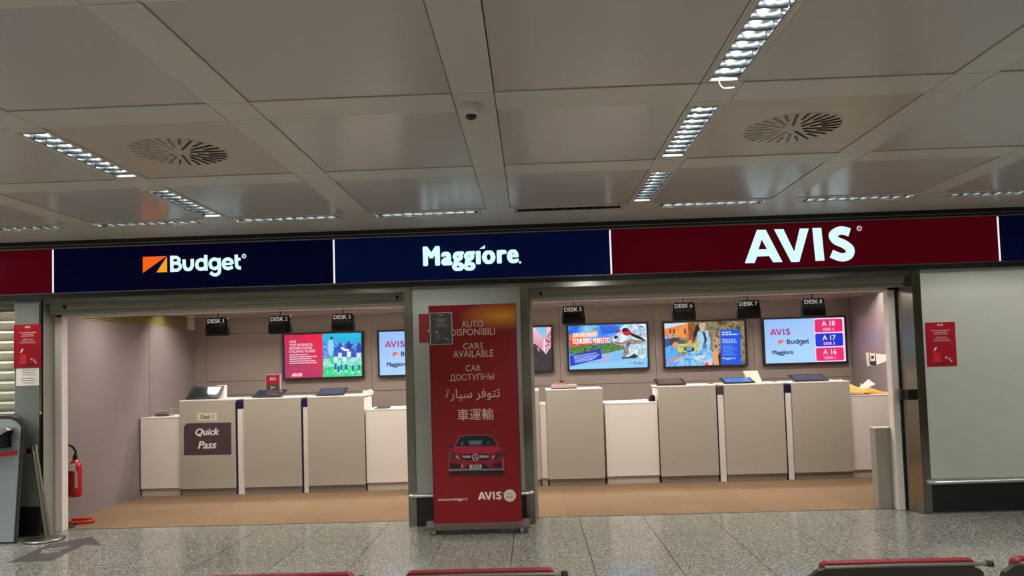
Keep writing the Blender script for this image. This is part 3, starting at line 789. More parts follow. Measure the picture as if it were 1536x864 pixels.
def grad(name, c0, c1, p0, p1):
    """screen gradient between two world points"""
    M = bpy.data.materials.new(name); M.use_nodes = True; N, L = M.node_tree.nodes, M.node_tree.links; b = N['Principled BSDF']
    g = N.new('ShaderNodeNewGeometry'); d = N.new('ShaderNodeVectorMath'); d.operation = 'SUBTRACT'; d.inputs[1].default_value = p0
    L.new(g.outputs['Position'], d.inputs[0])
    ax = Vector(p1)-Vector(p0); dt = N.new('ShaderNodeVectorMath'); dt.operation = 'DOT_PRODUCT'; dt.inputs[1].default_value = ax/ax.length_squared
    L.new(d.outputs[0], dt.inputs[0]); r = N.new('ShaderNodeValToRGB'); r.color_ramp.elements[0].color = hx(c0); r.color_ramp.elements[1].color = hx(c1)
    L.new(dt.outputs['Value'], r.inputs[0]); L.new(r.outputs[0], b.inputs['Emission Color']); b.inputs['Emission Strength'].default_value = SCREEN
    b.inputs['Base Color'].default_value = (.01, .01, .01, 1); return M
def noisy(name, cols, scale=20, strength=SCREEN, print_=False):
    """picture texture (foliage, water, cloth) from noise"""
    M = bpy.data.materials.new(name); M.use_nodes = True; N, L = M.node_tree.nodes, M.node_tree.links; b = N['Principled BSDF']
    g = N.new('ShaderNodeNewGeometry'); n = N.new('ShaderNodeTexNoise'); n.inputs['Scale'].default_value = scale; n.inputs['Detail'].default_value = 5
    L.new(g.outputs['Position'], n.inputs['Vector']); r = N.new('ShaderNodeValToRGB'); e = r.color_ramp.elements
    e[0].position = .34; e[0].color = hx(cols[0]); e[1].position = .66; e[1].color = hx(cols[-1])
    for i, c in enumerate(cols[1:-1]): k = e.new(.34+.32*(i+1)/(len(cols)-1)); k.color = hx(c)
    L.new(n.outputs['Fac'], r.inputs[0])
    if print_: L.new(r.outputs[0], b.inputs['Base Color'])
    else:
        L.new(r.outputs[0], b.inputs['Emission Color']); b.inputs['Emission Strength'].default_value = strength; b.inputs['Base Color'].default_value = (.01, .01, .01, 1)
    return M
def clipper(r):
    """keep traced points inside the screen"""
    return lambda p: (min(max(p[0], r[0]), r[1]), min(max(p[1], r[2]), r[3]))
def tracer(art, mp, r):
    c = clipper(r)
    def d(m_, pts, smooth=False):
        q = [mp(p) for p in pts]
        if smooth: q = spline(q+[q[0]], 4)[:-1]
        art.poly(m_, [c(p) for p in q])
    return d

# 1 rugby advert
t, art, r = tv(-3.795, -2.555, 'wall screen with a red sponsor advert and a rugby photo')
mp = zr(420, 490, 7.68, TVY); d = tracer(art, mp, r)
xm = mp((490, 300))[0]
art.poly(grad('screen_red', '#8a2a62', '#f00c3c', (r[0], TVY, r[2]), (xm, TVY, r[3])), [(r[0], r[2]), (xm, r[2]), (xm, r[3]), (r[0], r[3])])
art.poly(grad('screen_stadium', '#1f6fd0', '#16bfe6', (xm, TVY, 1.75), (xm, TVY, r[3])), [(xm, r[2]), (r[1], r[2]), (r[1], r[3]), (xm, r[3])])
d(noisy('crowd', ['#143a9c', '#2a6fe0', '#7fc4ee', '#1d4fc0'], 34), [(495,190),(600,160),(700,190),(860,190),(935,215),(940,400),(495,400)])
d(noisy('pitch_line', ['#37c98a', '#7fe0c8', '#c4f0f0'], 26), [(495,372),(940,350),(940,480),(495,480)])
d(noisy('pitch', ['#0fb46a', '#2fd68e', '#5be6b4'], 18), [(495,462),(940,440),(942,600),(495,600)])
for q in ([(590,110),(606,120),(604,150),(580,152),(574,125)],): d(E_('#1b2c50'), q)
d(E_('#8fd6f4'), [(560,150),(604,148),(618,230),(606,330),(560,330),(548,230)])
d(E_('#2bd07a'), [(560,330),(590,330),(618,420),(600,432),(572,390)])
for (x, y, s, c1, c2) in ((690,250,1.0,'#1e50c8','#d8ecf8'), (790,235,1.05,'#1b3f9c','#e6f2fa'), (905,250,1.0,'#1c47b8','#cfe6f6'), (640,300,.9,'#2a62d8','#d2ecf6'), (740,300,.95,'#1f57d0','#e2f2f8'), (845,310,.9,'#2056c4','#bfe2f2')):
    d(E_('#243a68'), [(x-12*s,y-62*s),(x+12*s,y-62*s),(x+14*s,y-36*s),(x-12*s,y-36*s)])
    d(E_(c1), [(x-30*s,y-36*s),(x+30*s,y-36*s),(x+34*s,y+50*s),(x-30*s,y+50*s)])
    d(E_(c2), [(x-24*s,y+50*s),(x+28*s,y+50*s),(x+20*s,y+110*s),(x-20*s,y+110*s)])
for (x, y) in ((672,500),(705,480),(762,475),(838,490),(908,480),(640,470)):
    d(E_('#1a3fae'), [(x-11,y-42),(x+11,y-42),(x+8,y+22),(x-8,y+22)]); d(E_('#e8f6fa'), [(x-14,y+30),(x+16,y+30),(x+18,y+44),(x-10,y+44)])
d(E_('#f2fbff'), [(705,235),(760,255),(800,262),(798,285),(740,278),(700,255)])
WT = E_('#f8d8ea')
for k, s in enumerate(('AVIS', 'TOP SPONSOR', 'FEDERAZIONE', 'ITALIANA RUGBY')):
    y0 = 158+k*38; text_px(art, WT, s, mp, 110, y0-1*k, (185, 378, 372, 412)[k], y0+29-1*k, .013)
for k in range(5):
    x1 = (318, 430, 365, 412, 430)[k]; a = mp((112, 324+24*k)); b_ = mp((x1, 318+24*k)); dashes(art, WT, a[0], b_[0], a[1]-.012, a[1]+.003, k)
d(E_('#e01a58'), [(120,524),(275,515),(278,585),(122,592)])
a = mp((135, 575)); b_ = mp((258, 535)); art.polys(E_('#ffffff'), place([[(p[0]+.25*p[1], p[1]) for p in q] for q in logo_avis()], a[0], b_[0], a[1], b_[1]))
art.build('picture', t)

# 2 logos (left part seen), 6 logos with ticket numbers
def logo_screen(x0, x1, lab, tickets):
    t, art, r = tv(x0, x1, lab)
    w, h = r[1]-r[0], r[3]-r[2]
    X = lambda f: r[0]+f*w
    Z = lambda f: r[2]+f*h
    art.poly(grad('screen_sky_%d' % int(x0*10), '#8fbcf6', '#a9d4fb', (r[0], TVY, r[3]), (r[0]+.3, TVY, r[2])), [(r[0], r[2]), (r[1], r[2]), (r[1], r[3]), (r[0], r[3])])
    art.polys(grad('screen_avis_%d' % int(x0*10), '#d0207a', '#8c3aa0', (X(.08), TVY, 2), (X(.34), TVY, 2)), place(logo_avis(), X(.07), X(.325), Z(.635), Z(.785)))
    q = budget_mark(X(.17), X(.255), Z(.42), Z(.52)); art.poly(E_('#e0603a'), q[0]).poly(E_('#f0a890'), q[1])
    art.polys(E_('#20306a'), place(logo_budget(), X(.275), X(.555), Z(.385), Z(.535)))
    text(art, E_('#16325c'), 'Maggiore', X(.09), X(.35), Z(.165), Z(.295), .03)
    if tickets:
        art.poly(E_('#f4d4f6'), [(X(.625), Z(0)), (X(1), Z(0)), (X(1), Z(1)), (X(.625), Z(1))])
        for k, (c, num, dk) in enumerate((('#ee1e6c', 'A 18', 'DESK 6'), ('#0a2ed0', 'A 17', 'DESK 3'), ('#ee1e6c', 'A 16', 'DESK 1'))):
            z1 = 1-.03-.325*k; z0 = z1-.295
            art.poly(E_(c), rrect(X(.632), Z(z0), X(.975), Z(z1), .024))
            text(art, E_('#ffe4f4'), num, X(.72), X(.885), Z(z0+.14), Z(z0+.255), .018)
            text(art, E_('#ffd2ea'), dk, X(.735), X(.87), Z(z0+.035), Z(z0+.095), .02)
    else:
        text(art, E_('#4a6ab0'), 'DESK', X(.72), X(.9), Z(.75), Z(.85), .01)
    art.build('picture', t)
logo_screen(-2.338, -1.095, 'pale blue logo screen half hidden by the central pillar', False)
logo_screen(3.474, 4.722, 'pale blue wall screen with three logos and pink and blue ticket numbers', True)

# 3 concert picture partly hidden
t, art, r = tv(-.918, .335, 'wall screen just right of the pillar, pink light over a dark scene')
mp = zr(790, 475, 7.2, TVY); d = tracer(art, mp, r)
bg(art, noisy('dark_crowd', ['#0c0814', '#171024', '#241628'], 14), r)
d(grad('pink_glow', '#d88ea0', '#f6c8d4', (0, TVY, 1.85), (0, TVY, 2.13)), [(-900,115),(262,112),(262,330),(200,395),(135,330),(85,290),(40,330),(-300,380),(-900,380)])
d(E_('#7fc4f0'), [(80,118),(215,116),(218,170),(190,240),(178,235),(130,170)])
d(E_('#f8e4ea'), [(185,235),(196,240),(204,360),(198,385),(178,350)])
d(noisy('pink_rays', ['#4a2230', '#c87a90', '#f0c0cc'], 30), [(205,230),(262,150),(262,320),(208,385),(200,350)])
d(E_('#d8b8c8'), [(110,330),(130,340),(140,380),(128,372)]); d(E_('#e8d0d8'), [(200,390),(262,318),(262,326),(204,408)])
art.build('picture', t)

# 4 dog advert
t, art, r = tv(.538, 1.772, 'wall screen advert with a dog in red goggles beside a blue road')
mp = zr(840, 475, 9.6, TVY); d = tracer(art, mp, r)
bg(art, noisy('screen_sky', ['#0b4fd2', '#1c76ea', '#59aef4', '#8fcdf8'], 4), r)
d(E_('#1464e4'), [(560,125),(760,120),(860,140),(800,230),(620,260)])
d(noisy('hedge', ['#16361c', '#2f6a24', '#5c9a3a', '#1d4a24'], 30), [(135,420),(560,400),(760,370),(920,410),(930,470),(760,510),(600,540),(140,540)])
d(E_('#7fbdf0'), [(140,545),(600,545),(900,470),(1250,580),(1250,760),(140,760)])
d(E_('#a8b4e2'), [(600,548),(735,520),(705,640),(560,665)])
d(E_('#8ccdf6'), [(140,720),(700,650),(1250,585),(1255,760),(140,765)])
d(noisy('dog_coat', ['#f4f8fc', '#cfe6f8', '#8fb4d4', '#e8f0f8'], 14), [(870,175),(960,115),(1240,105),(1250,560),(1120,590),(960,590),(900,560),(905,500),(960,420),(880,415),(800,400),(762,350),(770,290),(820,245)], True)
d(E_('#b87060'), [(770,352),(900,372),(980,330),(990,345),(900,405),(800,400)])
d(noisy('dog_shade', ['#3c4a4c', '#7a7468', '#a89c90', '#56666a'], 22), [(930,370),(1010,320),(1180,340),(1230,360),(1150,390),(1010,400),(985,470),(1000,520),(930,580),(890,570),(920,480),(960,410)])
d(E_('#22303c'), [(960,600),(900,610),(890,585),(1000,575),(1070,530),(1130,570),(1090,600)])
d(noisy('green_patch', ['#dceef6', '#7fb0a0', '#b8dce8'], 30), [(1130,460),(1210,440),(1240,520),(1180,570),(1120,540)])
d(E_('#101c30'), [(775,290),(800,270),(838,285),(822,312),(785,322)], True)
d(E_('#b01830'), [(800,235),(815,195),(850,178),(880,200),(850,225)]); d(E_('#2a3a90'), [(805,230),(818,200),(840,195),(838,222)])
d(E_('#c81c30'), [(890,200),(905,170),(960,160),(1005,190),(1030,235),(1000,270),(940,270),(905,240)], True)
d(E_('#141418'), [(893,195),(930,160),(975,172),(972,205),(915,215)], True)
d(E_('#1c1c24'), [(1010,240),(1040,235),(1150,280),(1235,340),(1225,355),(1100,310),(1020,270)]); d(E_('#c01830'), [(1130,262),(1190,248),(1180,262),(1150,275)])
d(E_('#3c6a9c'), [(1110,150),(1170,130),(1215,155),(1190,160),(1160,145)])
d(E_('#f07a1c'), [(132,262),(540,188),(545,255),(300,330),(136,345)]); d(E_('#e0b070'), [(300,240),(540,196),(543,250),(320,310)])
d(E_('#e4401c'), [(136,345),(725,285),(725,368),(138,438)])
text_px(art, E_('#fde8f0'), 'QUALITÀ E PREZZO', mp, 180, 215, 540, 300, .03); text_px(art, E_('#fde8f0'), 'EQUILIBRIO PERFETTO', mp, 185, 310, 722, 398, .03)
d(E_('#0c2cc4'), [(145,560),(580,455),(605,600),(148,715)])
for k in range(5):
    a = mp((195+5*k, 590+22*k-18)); b_ = mp(((530, 570, 545, 515, 470)[k], 520+24*k)); art.polys(E_('#a8c0f4'), ribbon([a, b_], .012))
d(E_('#e05060'), [(1000,660),(1030,655),(1002,690)]); text_px(art, E_('#3a7a9c'), 'Budget', mp, 1060, 645, 1210, 695, .015)
art.build('picture', t)

# 5 picnic advert
t, art, r = tv(1.984, 3.237, 'wall screen photo of people at an outdoor table with a blue offer panel')
mp = zr(985, 470, 9.6, TVY); d = tracer(art, mp, r)
bg(art, noisy('trees', ['#3a3220', '#6a6044', '#988c64', '#5a5238'], 11), r)
d(E_('#c8dcf4'), [(95,150),(450,135),(440,160),(100,230)])
d(noisy('villa', ['#d8743a', '#f0984c', '#e08848'], 9), [(100,225),(450,145),(465,360),(300,340),(105,340)])
for x in (180, 235, 395): d(E_('#8a3c28'), [(x,225),(x+32,220),(x+34,285),(x+2,290)])
d(noisy('trunk', ['#5c2a18', '#a0502a', '#7a3a20'], 12), [(455,140),(560,138),(530,250),(530,420),(470,420)])
d(E_('#1c1a18'), [(560,180),(610,150),(620,220),(570,330),(535,420),(530,300)])
d(noisy('lawn', ['#a8b840', '#d2d868', '#8aa038'], 20), [(300,440),(620,430),(620,560),(300,560)])
d(noisy('bush', ['#5a5a50', '#c8c0b0', '#8a6a50'], 30), [(110,310),(250,300),(300,350),(200,370),(110,370)])
d(E_('#2456a0'), [(105,370),(190,355),(200,470),(110,480)]); d(E_('#2f5a8c'), [(310,390),(370,380),(375,440),(320,445)])
d(E_('#e09a68'), [(215,440),(260,410),(310,420),(322,470),(290,500),(240,480)]); d(E_('#4a3430'), [(175,390),(230,350),(300,360),(318,405),(260,410),(215,460),(190,440)], True)
d(noisy('blue_shirt', ['#2f86dc', '#5cb0f0', '#4a9ce8'], 12), [(112,500),(200,460),(280,500),(360,590),(330,640),(140,770),(120,700)])
d(E_('#e0a070'), [(440,410),(480,360),(510,400),(500,460),(450,470)]); d(E_('#8a5a40'), [(430,390),(470,352),(500,370),(470,385),(440,430)])
d(E_('#1e2a40'), [(385,495),(440,475),(540,490),(545,540),(460,560),(400,530)]); d(E_('#5a9ce0'), [(410,500),(470,470),(530,480),(490,540),(440,540)])
d(E_('#e0b090'), [(620,190),(690,180),(695,230),(665,260),(630,240)]); d(E_('#c8b8a8'), [(605,180),(640,140),(700,150),(700,185),(650,170),(622,205)], True)
d(noisy('denim_shirt', ['#7ab0d4', '#a8d2ea', '#90c0e0'], 12), [(590,270),(650,245),(740,245),(780,420),(760,540),(620,560),(600,400),(580,400)])
d(E_('#182848'), [(660,265),(690,262),(725,380),(680,500),(665,520),(690,380)]); d(E_('#3a80c0'), [(670,420),(720,440),(725,500),(660,520)])
d(E_('#d8a080'), [(545,400),(600,395),(615,420),(580,440)])
d(noisy('long_hair', ['#5a4030', '#9a7858', '#c8a888', '#3a2c24'], 16), [(820,290),(870,260),(915,290),(925,560),(905,640),(830,600),(790,480)])
d(noisy('table_cloth', ['#3c86d8', '#6ab4f0', '#9ad2f6', '#4c98e2'], 16), [(130,775),(330,640),(470,560),(640,530),(740,500),(800,540),(820,750)])
d(noisy('food', ['#8ab8d0', '#e4e4c0', '#b8d4d8'], 36), [(540,620),(690,590),(700,640),(560,680)])
d(E_('#e08870'), [(140,700),(300,620),(360,610),(340,650),(220,690),(150,725)]); d(E_('#e8c8c8'), [(690,690),(790,660),(800,740),(700,750)]); d(E_('#d05040'), [(690,720),(740,705),(745,748),(695,750)])
d(E_('#f0a050'), [(800,560),(850,520),(905,600),(900,745),(830,750)]); d(E_('#2a1c18'), [(880,600),(925,560),(925,745),(900,745)])
d(E_('#0a50e0'), [(915,240),(1200,232),(1218,742),(930,748)])
for k, (s, y0, y1, x1) in enumerate((('SPECIALE', 365, 395, 1135), ('WEEKEND', 402, 430, 1155), ('Maggiore', 630, 670, 1135))):
    text_px(art, E_('#b8dcfc'), s, mp, 940+k*3, y0, x1, y1, .02)
for k in range(2): a = mp((940, 276+32*k)); b_ = mp(((1065, 1165)[k], 272+32*k)); dashes(art, E_('#b8dcfc'), a[0], b_[0], a[1]-.010, a[1]+.010, k+60)
for k in range(6): a = mp((955, 470+26*k)); b_ = mp((1090+15*(k % 3)*2, 466+26*k)); dashes(art, E_('#5ea4f4'), a[0], b_[0], a[1]-.006, a[1]+.006, k+20)
art.build('picture', t)

# ------------------------------------------------------------------ small things on desks and counters
Zt = DT+.012
def paper(name, pts, label, cat, m_, thick=.002, group=None):
    """thin sheet through 4 corner points"""
    a = [Vector(p) for p in pts]; n = (a[1]-a[0]).cross(a[2]-a[0]).normalized()*thick
    b = MB(); v = a+[p+n for p in a]; k = len(a)
    b._add(v, [tuple(range(k))[::-1], tuple(range(k, 2*k))]+[(i, (i+1) % k, k+(i+1) % k, k+i) for i in range(k)])
    org = tuple(sum((p for p in a), Vector())/k); o = b.build(name, m_, org=org); return tag(o, label, cat, group)
M_PAPER = mat('paper', '#d8cfc4', .7, 0, .03, 30)
# red card stand
t = thing('card_stand', (-3.44, DY+.40, Zt), 'upright red and dark card stand with white lettering on the second desk', 'card stand')
mp = zr(360, 555, 12.34, DY+.40)
xa, za = mp((480, 95)); xb, zb = mp((735, 400)); zm = mp((600, 255))[1]
box('holder', xa-.006, xb+.02, DY+.402, DY+.412, Zt, za+.01, mat('clear_holder', '#c4bcb8', .1), t)
box('red_half', xa, xb, DY+.398, DY+.402, zm, za, mat('card_red', '#a8102a', .4), t); box('dark_half', xa, xb, DY+.398, DY+.402, Zt+.01, zm, mat('card_dark', '#54382f', .4), t)
box('foot', xa, xb, DY+.38, DY+.46, Zt, Zt+.008, mat('clear_holder', '#c4bcb8', .1), t)
art = Art(DY+.3978); art.polys(ink('#e8b8b8'), place(logo_avis(), xa+.05, xb-.05, za-.075, za-.032)); art.build('logo', t)
art = Art(DY+.3978); text(art, ink('#e8dcd0'), 'Quick', xa+.06, xb-.065, zm-.065, zm-.035, .02, 0, 1, .25); art.build('lettering', t)
art = Art(DY+.3978); text(art, ink('#e8dcd0'), 'Pass', xa+.065, xb-.075, zm-.105, zm-.075, .02, 0, 1, .25); art.build('lettering', t)
# tent card behind the blue tablet
paper('tent_card', [(2.86, DY+.33, Zt), (3.05, DY+.33, Zt), (3.01, DY+.40, Zt+.155), (2.82, DY+.40, Zt+.155)], 'cream tent card standing behind the blue lit tablet', 'card', mat('cream_card', '#cfc3ae', .5))
# box stack on desk 5
t = thing('device_box', (.42, DY+.12, Zt), 'flat grey device with a stapler-like lump on top, on the desk by the pillar', 'device')
box('base', .245, .58, DY+.10, DY+.30, Zt, Zt+.012, M_BLK, t); box('case', .25, .575, DY+.10, DY+.30, Zt+.012, Zt+.055, mat('silver_case', '#a39a98', .4), t, .006)
box('dark_end', .555, .578, DY+.095, DY+.12, Zt+.012, Zt+.05, mat('pink_tab', '#b89088', .4), t)
t = thing('wooden_block', (.37, DY+.2, Zt+.055), 'small brown wooden tray lying on the grey device', 'tray')
MB().prism([(.28, Zt+.055), (.46, Zt+.055), (.44, Zt+.085), (.30, Zt+.075)], 'y', DY+.14, DY+.26).build('tray', mat('tan_wood', '#a87a52', .5, 0, .15, 20), t); box('lid', .355, .42, DY+.16, DY+.24, Zt+.082, Zt+.11, mat('dark_brown', '#3a281e', .5), t, .008)
# clutter on the left low counter
zc = 1.032
t = thing('tape_dispenser', (-4.93, DY+.30, zc), 'grey metal desk tool standing among papers on the left counter', 'desk tool')
MB().tube([(-5.08, DY+.28, zc+.065), (-4.93, DY+.30, zc+.068)], .014, 8).build('arm', mat('pale_metal', '#b8aea6', .3, .6), t)
MB().lathe([(.03, 0), (.03, .01), (.008, .02), (.008, .09), (.02, .1)], (-4.88, DY+.30, zc), 10).build('post', _m['pale_metal'], t)
for k in range(3): MB().tube([(-4.96+.03*k, DY+.26, zc+.03+.03*k), (-4.78, DY+.30, zc+.05+.025*k)], .005, 6).build('rod', M_CHROME, t)
MB().box(-5.08, -4.93, DY+.25, DY+.33, zc, zc+.035).build('foot', mat('dark_grey_plastic', '#4a4442', .5), t)
paper('paper_sheet', [(-4.86, DY+.12, zc), (-4.66, DY+.10, zc), (-4.65, DY+.30, zc+.03), (-4.84, DY+.32, zc+.006)], 'white paper sheet on the left low counter beside the Quick Pass desk', 'paper', M_PAPER)
# counter left of pillar
t = thing('flat_tray', (-2.0, DY+.2, 1.057), 'thin dark tray on the low counter left of the pillar', 'tray')
box('base', -2.08, -1.90, DY+.08, DY+.25, 1.057, 1.066, mat('slate', '#4c4a4c', .4), t); box('rim', -2.08, -1.90, DY+.245, DY+.255, 1.066, 1.078, _m['slate'], t)
t = thing('paper_pad', (-2.24, DY+.45, Zt), 'small crumpled white paper at the rear corner of the third desk', 'paper')
MB().prism([(-2.31, Zt), (-2.19, Zt), (-2.18, Zt+.03), (-2.22, Zt+.055), (-2.27, Zt+.04), (-2.30, Zt+.045)], 'y', DY+.40, DY+.52).build('sheet', M_PAPER, t)
# counter between desks, right
paper('paper_sheet', [(1.28, DY+.10, 1.047), (1.52, DY+.09, 1.047), (1.50, DY+.32, 1.072), (1.27, DY+.30, 1.055)], 'loose white papers on the low counter under the dog screen', 'paper', M_PAPER)
paper('paper_sheet', [(1.02, DY+.08, 1.047), (1.14, DY+.07, 1.047), (1.15, DY+.2, 1.05), (1.03, DY+.2, 1.05)], 'small white slip at the left end of the counter under the dog screen', 'paper', M_PAPER)
t = thing('desk_phone', (1.55, DY+.2, 1.047), 'black desk gadget at the right end of the counter under the dog screen', 'phone')
MB().prism([(1.50, 1.047), (1.595, 1.047), (1.595, 1.11), (1.575, 1.135), (1.545, 1.125), (1.53, 1.08)], 'y', DY+.12, DY+.24).build('body', M_BLK, t, bevel=.006)
# envelopes at right counter
zc = 1.057
ME = mat('manila_paper', '#cf9c3e', .6, 0, .05, 15)
t = thing('envelope', (4.22, DY+.25, zc), 'large yellow manila envelope bulging on the right counter', 'envelope')
b = MB(); v = [(4.07, DY+.10, zc+.02), (4.36, DY+.08, zc+.02), (4.30, DY+.36, zc+.05), (4.07, DY+.36, zc+.20)]
b._add([(p[0], p[1], p[2]) for p in v]+[(p[0], p[1], p[2]+.012) for p in v], [(3,2,1,0),(4,5,6,7),(0,1,5,4),(1,2,6,5),(2,3,7,6),(3,0,4,7)]); b.build('body', ME, t)
b = MB(); v = [(4.072, DY+.34, zc+.205), (4.30, DY+.34, zc+.055), (4.2, DY+.25, zc+.085), (4.072, DY+.24, zc+.155)]
b._add([(p[0], p[1], p[2]+.004) for p in v]+[(p[0], p[1], p[2]+.008) for p in v], [(3,2,1,0),(4,5,6,7),(0,1,5,4),(1,2,6,5),(2,3,7,6),(3,0,4,7)]); b.build('flap', mat('manila_light', '#d8a84c', .6), t)
t = thing('envelope', (4.45, DY+.3, zc), 'second manila envelope behind, nearest the right frame post', 'envelope')
b = MB(); v = [(4.30, DY+.14, zc), (4.60, DY+.14, zc), (4.56, DY+.40, zc+.03), (4.36, DY+.40, zc+.125)]
b._add(v+[(p[0], p[1], p[2]+.012) for p in v], [(3,2,1,0),(4,5,6,7),(0,1,5,4),(1,2,6,5),(2,3,7,6),(3,0,4,7)]); b.build('body', ME, t)
paper('paper_sheet', [(4.24, DY+.18, zc+.085), (4.31, DY+.16, zc+.06), (4.47, DY+.20, zc+.125), (4.41, DY+.26, zc+.19)], 'folded white paper lying on the yellow envelopes', 'paper', M_PAPER, .004)
# wall notice by the right frame (on the right office wall)
t = thing('wall_notice', (SX1-.002, 3.0, 1.46), 'torn white notice with a small black pictogram on the right office wall', 'notice')
MB().prism([(3.31, 1.60), (2.68, 1.56), (2.72, 1.47), (2.95, 1.43), (3.29, 1.40)], 'x', SX1-.004, SX1-.0005).build('sheet', M_PAPER, t)
MB().box(SX1-.006, SX1-.004, 3.0, 3.2, 1.42, 1.475).box(SX1-.006, SX1-.004, 3.0, 3.02, 1.475, 1.58).box(SX1-.006, SX1-.004, 3.18, 3.2, 1.475, 1.58).box(SX1-.006, SX1-.004, 3.06, 3.14, 1.51, 1.55).build('pictogram', ink('#2a2826'), t)
# low pillar box by right frame
struct(MB().box(3.505, 3.66, .30, .42, 0, .815).build('trim_8', mat('grey_stub', '#8d877c', .5, 0, .03, 6)), 'low grey stub wall beside the right frame post', 'stub wall')
box('cap', 3.50, 3.665, .296, .424, .815, .825, M_WHITE, bpy.data.objects['trim_8'])

# ------------------------------------------------------------------ fire extinguisher and red loop
ex, ey = -5.08, .66
t = thing('fire_extinguisher', (ex, ey, .28), 'red fire extinguisher hanging on the left office wall', 'fire extinguisher')
MR = mat('extinguisher_red', '#a00f1c', .3, 0, .05, 6)
MB().lathe([(.055, .28), (.066, .29), (.068, .31), (.068, .60), (.06, .645), (.035, .675), (.022, .685)], (ex, ey, 0), 20).build('cylinder', MR, t)
MB().lathe([(.02, .68), (.024, .69), (.024, .73), (.014, .74)], (ex, ey, 0), 12).build('valve', M_BLK, t)
MB().tube([(ex, ey, .735), (ex+.02, ey-.02, .775), (ex+.005, ey-.05, .83), (ex-.03, ey-.08, .86)], [.013, .012, .012, .010], 8).build('handle', M_BLK, t)
MB().tube(spline([(ex-.02, ey-.04, .70), (ex-.05, ey-.08, .60), (ex-.05, ey-.08, .35), (ex-.03, ey-.09, .24), (ex-.05, ey-.08, .16)], 5), .006, 6).build('hose', mat('grey_hose', '#b8b0a8', .5), t)
MB().prism([(ex-.035, .655), (ex+.045, .65), (ex+.055, .565), (ex-.03, .575)], 'y', ey-.082, ey-.079).build('inspection_tag', M_PAPER, t)
MB().box(ex+.03, ex+.058, ey-.062, ey-.055, .38, .56).build('label_strip', mat('label_pale', '#c8a8a4', .5), t)
box('bracket', SX0, ex-.05, ey-.02, ey+.02, .5, .55, M_STEELD, t)
t = thing('red_bracket', (-4.98, .53, .003), 'red bent metal tube lying on the carpet below the extinguisher', 'bracket')
MB().tube(spline([(-5.12, .66, .03), (-4.92, .66, .03), (-4.85, .62, .03), (-4.84, .54, .03), (-4.90, .50, .03), (-5.10, .48, .03)], 5), .017, 8).build('tube', mat('tube_red', '#b8301c', .35), t)
MB().tube([(-4.97, .492, .022), (-5.13, .475, .022)], .018, 8).build('grip', M_BLK, t)
t = thing('cable_tangle', (-5.02, .36, .003), 'tangle of dark cables at the foot of the white post', 'cable')
MB().tube(spline([(-5.0, .40, .012), (-4.96, .36, .02), (-4.94, .40, .04), (-4.98, .44, .015), (-5.02, .38, .03), (-4.95, .33, .012), (-4.90, .37, .012)], 5), .008, 6).build('cable', mat('dark_cable', '#3a3430', .5), t)

# ------------------------------------------------------------------ stanchion, bin, floor sticker
cx, cy = -4.85, -.20
t = thing('barrier_post', (cx, cy, 0), 'leaning steel queue barrier post on a round base with a red belt', 'barrier post')
MB().lathe([(.175, 0), (.18, .006), (.18, .018), (.16, .026), (.05, .034)], (cx, cy, 0), 32).build('base', M_STEELD, t)
top = at(51, 672, cy); bot = at(72, 799, cy)
pv = Vector((bot[0], cy, .03)); tv_ = Vector((top[0], cy, top[1]))
MB().tube([pv, tv_], .030, 16).build('post', M_STEELD, t)
dv = (tv_-pv).normalized()
MB().tube([tv_-dv*.02, tv_+dv*.03], .036, 16).build('head', M_STEEL, t)
MB().box(tv_.x-.06, tv_.x-.02, cy-.045, cy+.03, tv_.z-.05, tv_.z).build('belt_cassette', M_BLK, t)
bp = [(tv_.x-.05, cy-.05, tv_.z-.045, tv_.z-.005), (tv_.x-.16, cy-.25, tv_.z-.055, tv_.z-.012), (-5.5, cy-.27, tv_.z-.075, tv_.z-.035), (-5.95, cy-.27, tv_.z-.09, tv_.z-.05)]
b = MB()
for p, q in zip(bp, bp[1:]):
    for o_ in (0, .003): b.face([(p[0], p[1]+o_, p[2]), (q[0], q[1]+o_, q[2]), (q[0], q[1]+o_, q[3]), (p[0], p[1]+o_, p[3])])
b.build('belt', mat('red_belt', '#a8142c', .6), t)

t = thing('kiosk_bin', (-5.42, -.14, 0), 'tall blue grey waste bin with a rounded dark top at the left edge', 'bin')
fy = -.30; by = -.02
def sil(off):
    xa, za = at(38, 625, fy); xb = at(27, 808, fy)[0]
    return [(-5.85+off, 0+off*.5), (xb-off, off*.5), (xa-off, za-.06-off), (xa-.05-off, za-.008-off), (xa-.15, za+.018-off), (-5.6, za+.025-off), (-5.75, za-off), (-5.85+off, za-.09)]
fr = sil(0); n = len(fr); bk = [(min(p[0], -5.26) if p[0] > -5.4 else p[0], p[1]) for p in fr]
b = MB(); b._add([(p[0], fy, p[1]) for p in fr]+[(p[0], by, p[1]) for p in bk], [tuple(range(n)), tuple(range(n, 2*n))[::-1]]+[(i, n+i, n+(i+1) % n, (i+1) % n) for i in range(n)])
b.build('body', mat('bin_dark', '#3a3a38', .3, .2, .05, 8), t, bevel=.006)
MB().prism(sil(.038), 'y', fy-.012, fy).build('front_panel', mat('bin_panel', '#8b9698', .35, .1, .04, 8), t)
hx0, hz0 = at(12, 672, fy-.1); hz1 = at(5, 645, fy-.1)[1]
MB().prism([(-5.7, hz0), (hx0-.03, hz0), (hx0-.03, hz1-.06), (hx0+.0, hz1-.02), (hx0-.06, hz1), (-5.7, hz1-.02)], 'y', fy-.12, fy-.012).build('hood', M_BLK, t)
MB().prism([(-5.7, hz1-.06), (hx0-.05, hz1-.045), (hx0+.03, hz1+.0), (hx0+.01, hz1+.02), (-5.7, hz1+.004)], 'y', fy-.14, fy-.03).build('flap', M_CHROME, t)
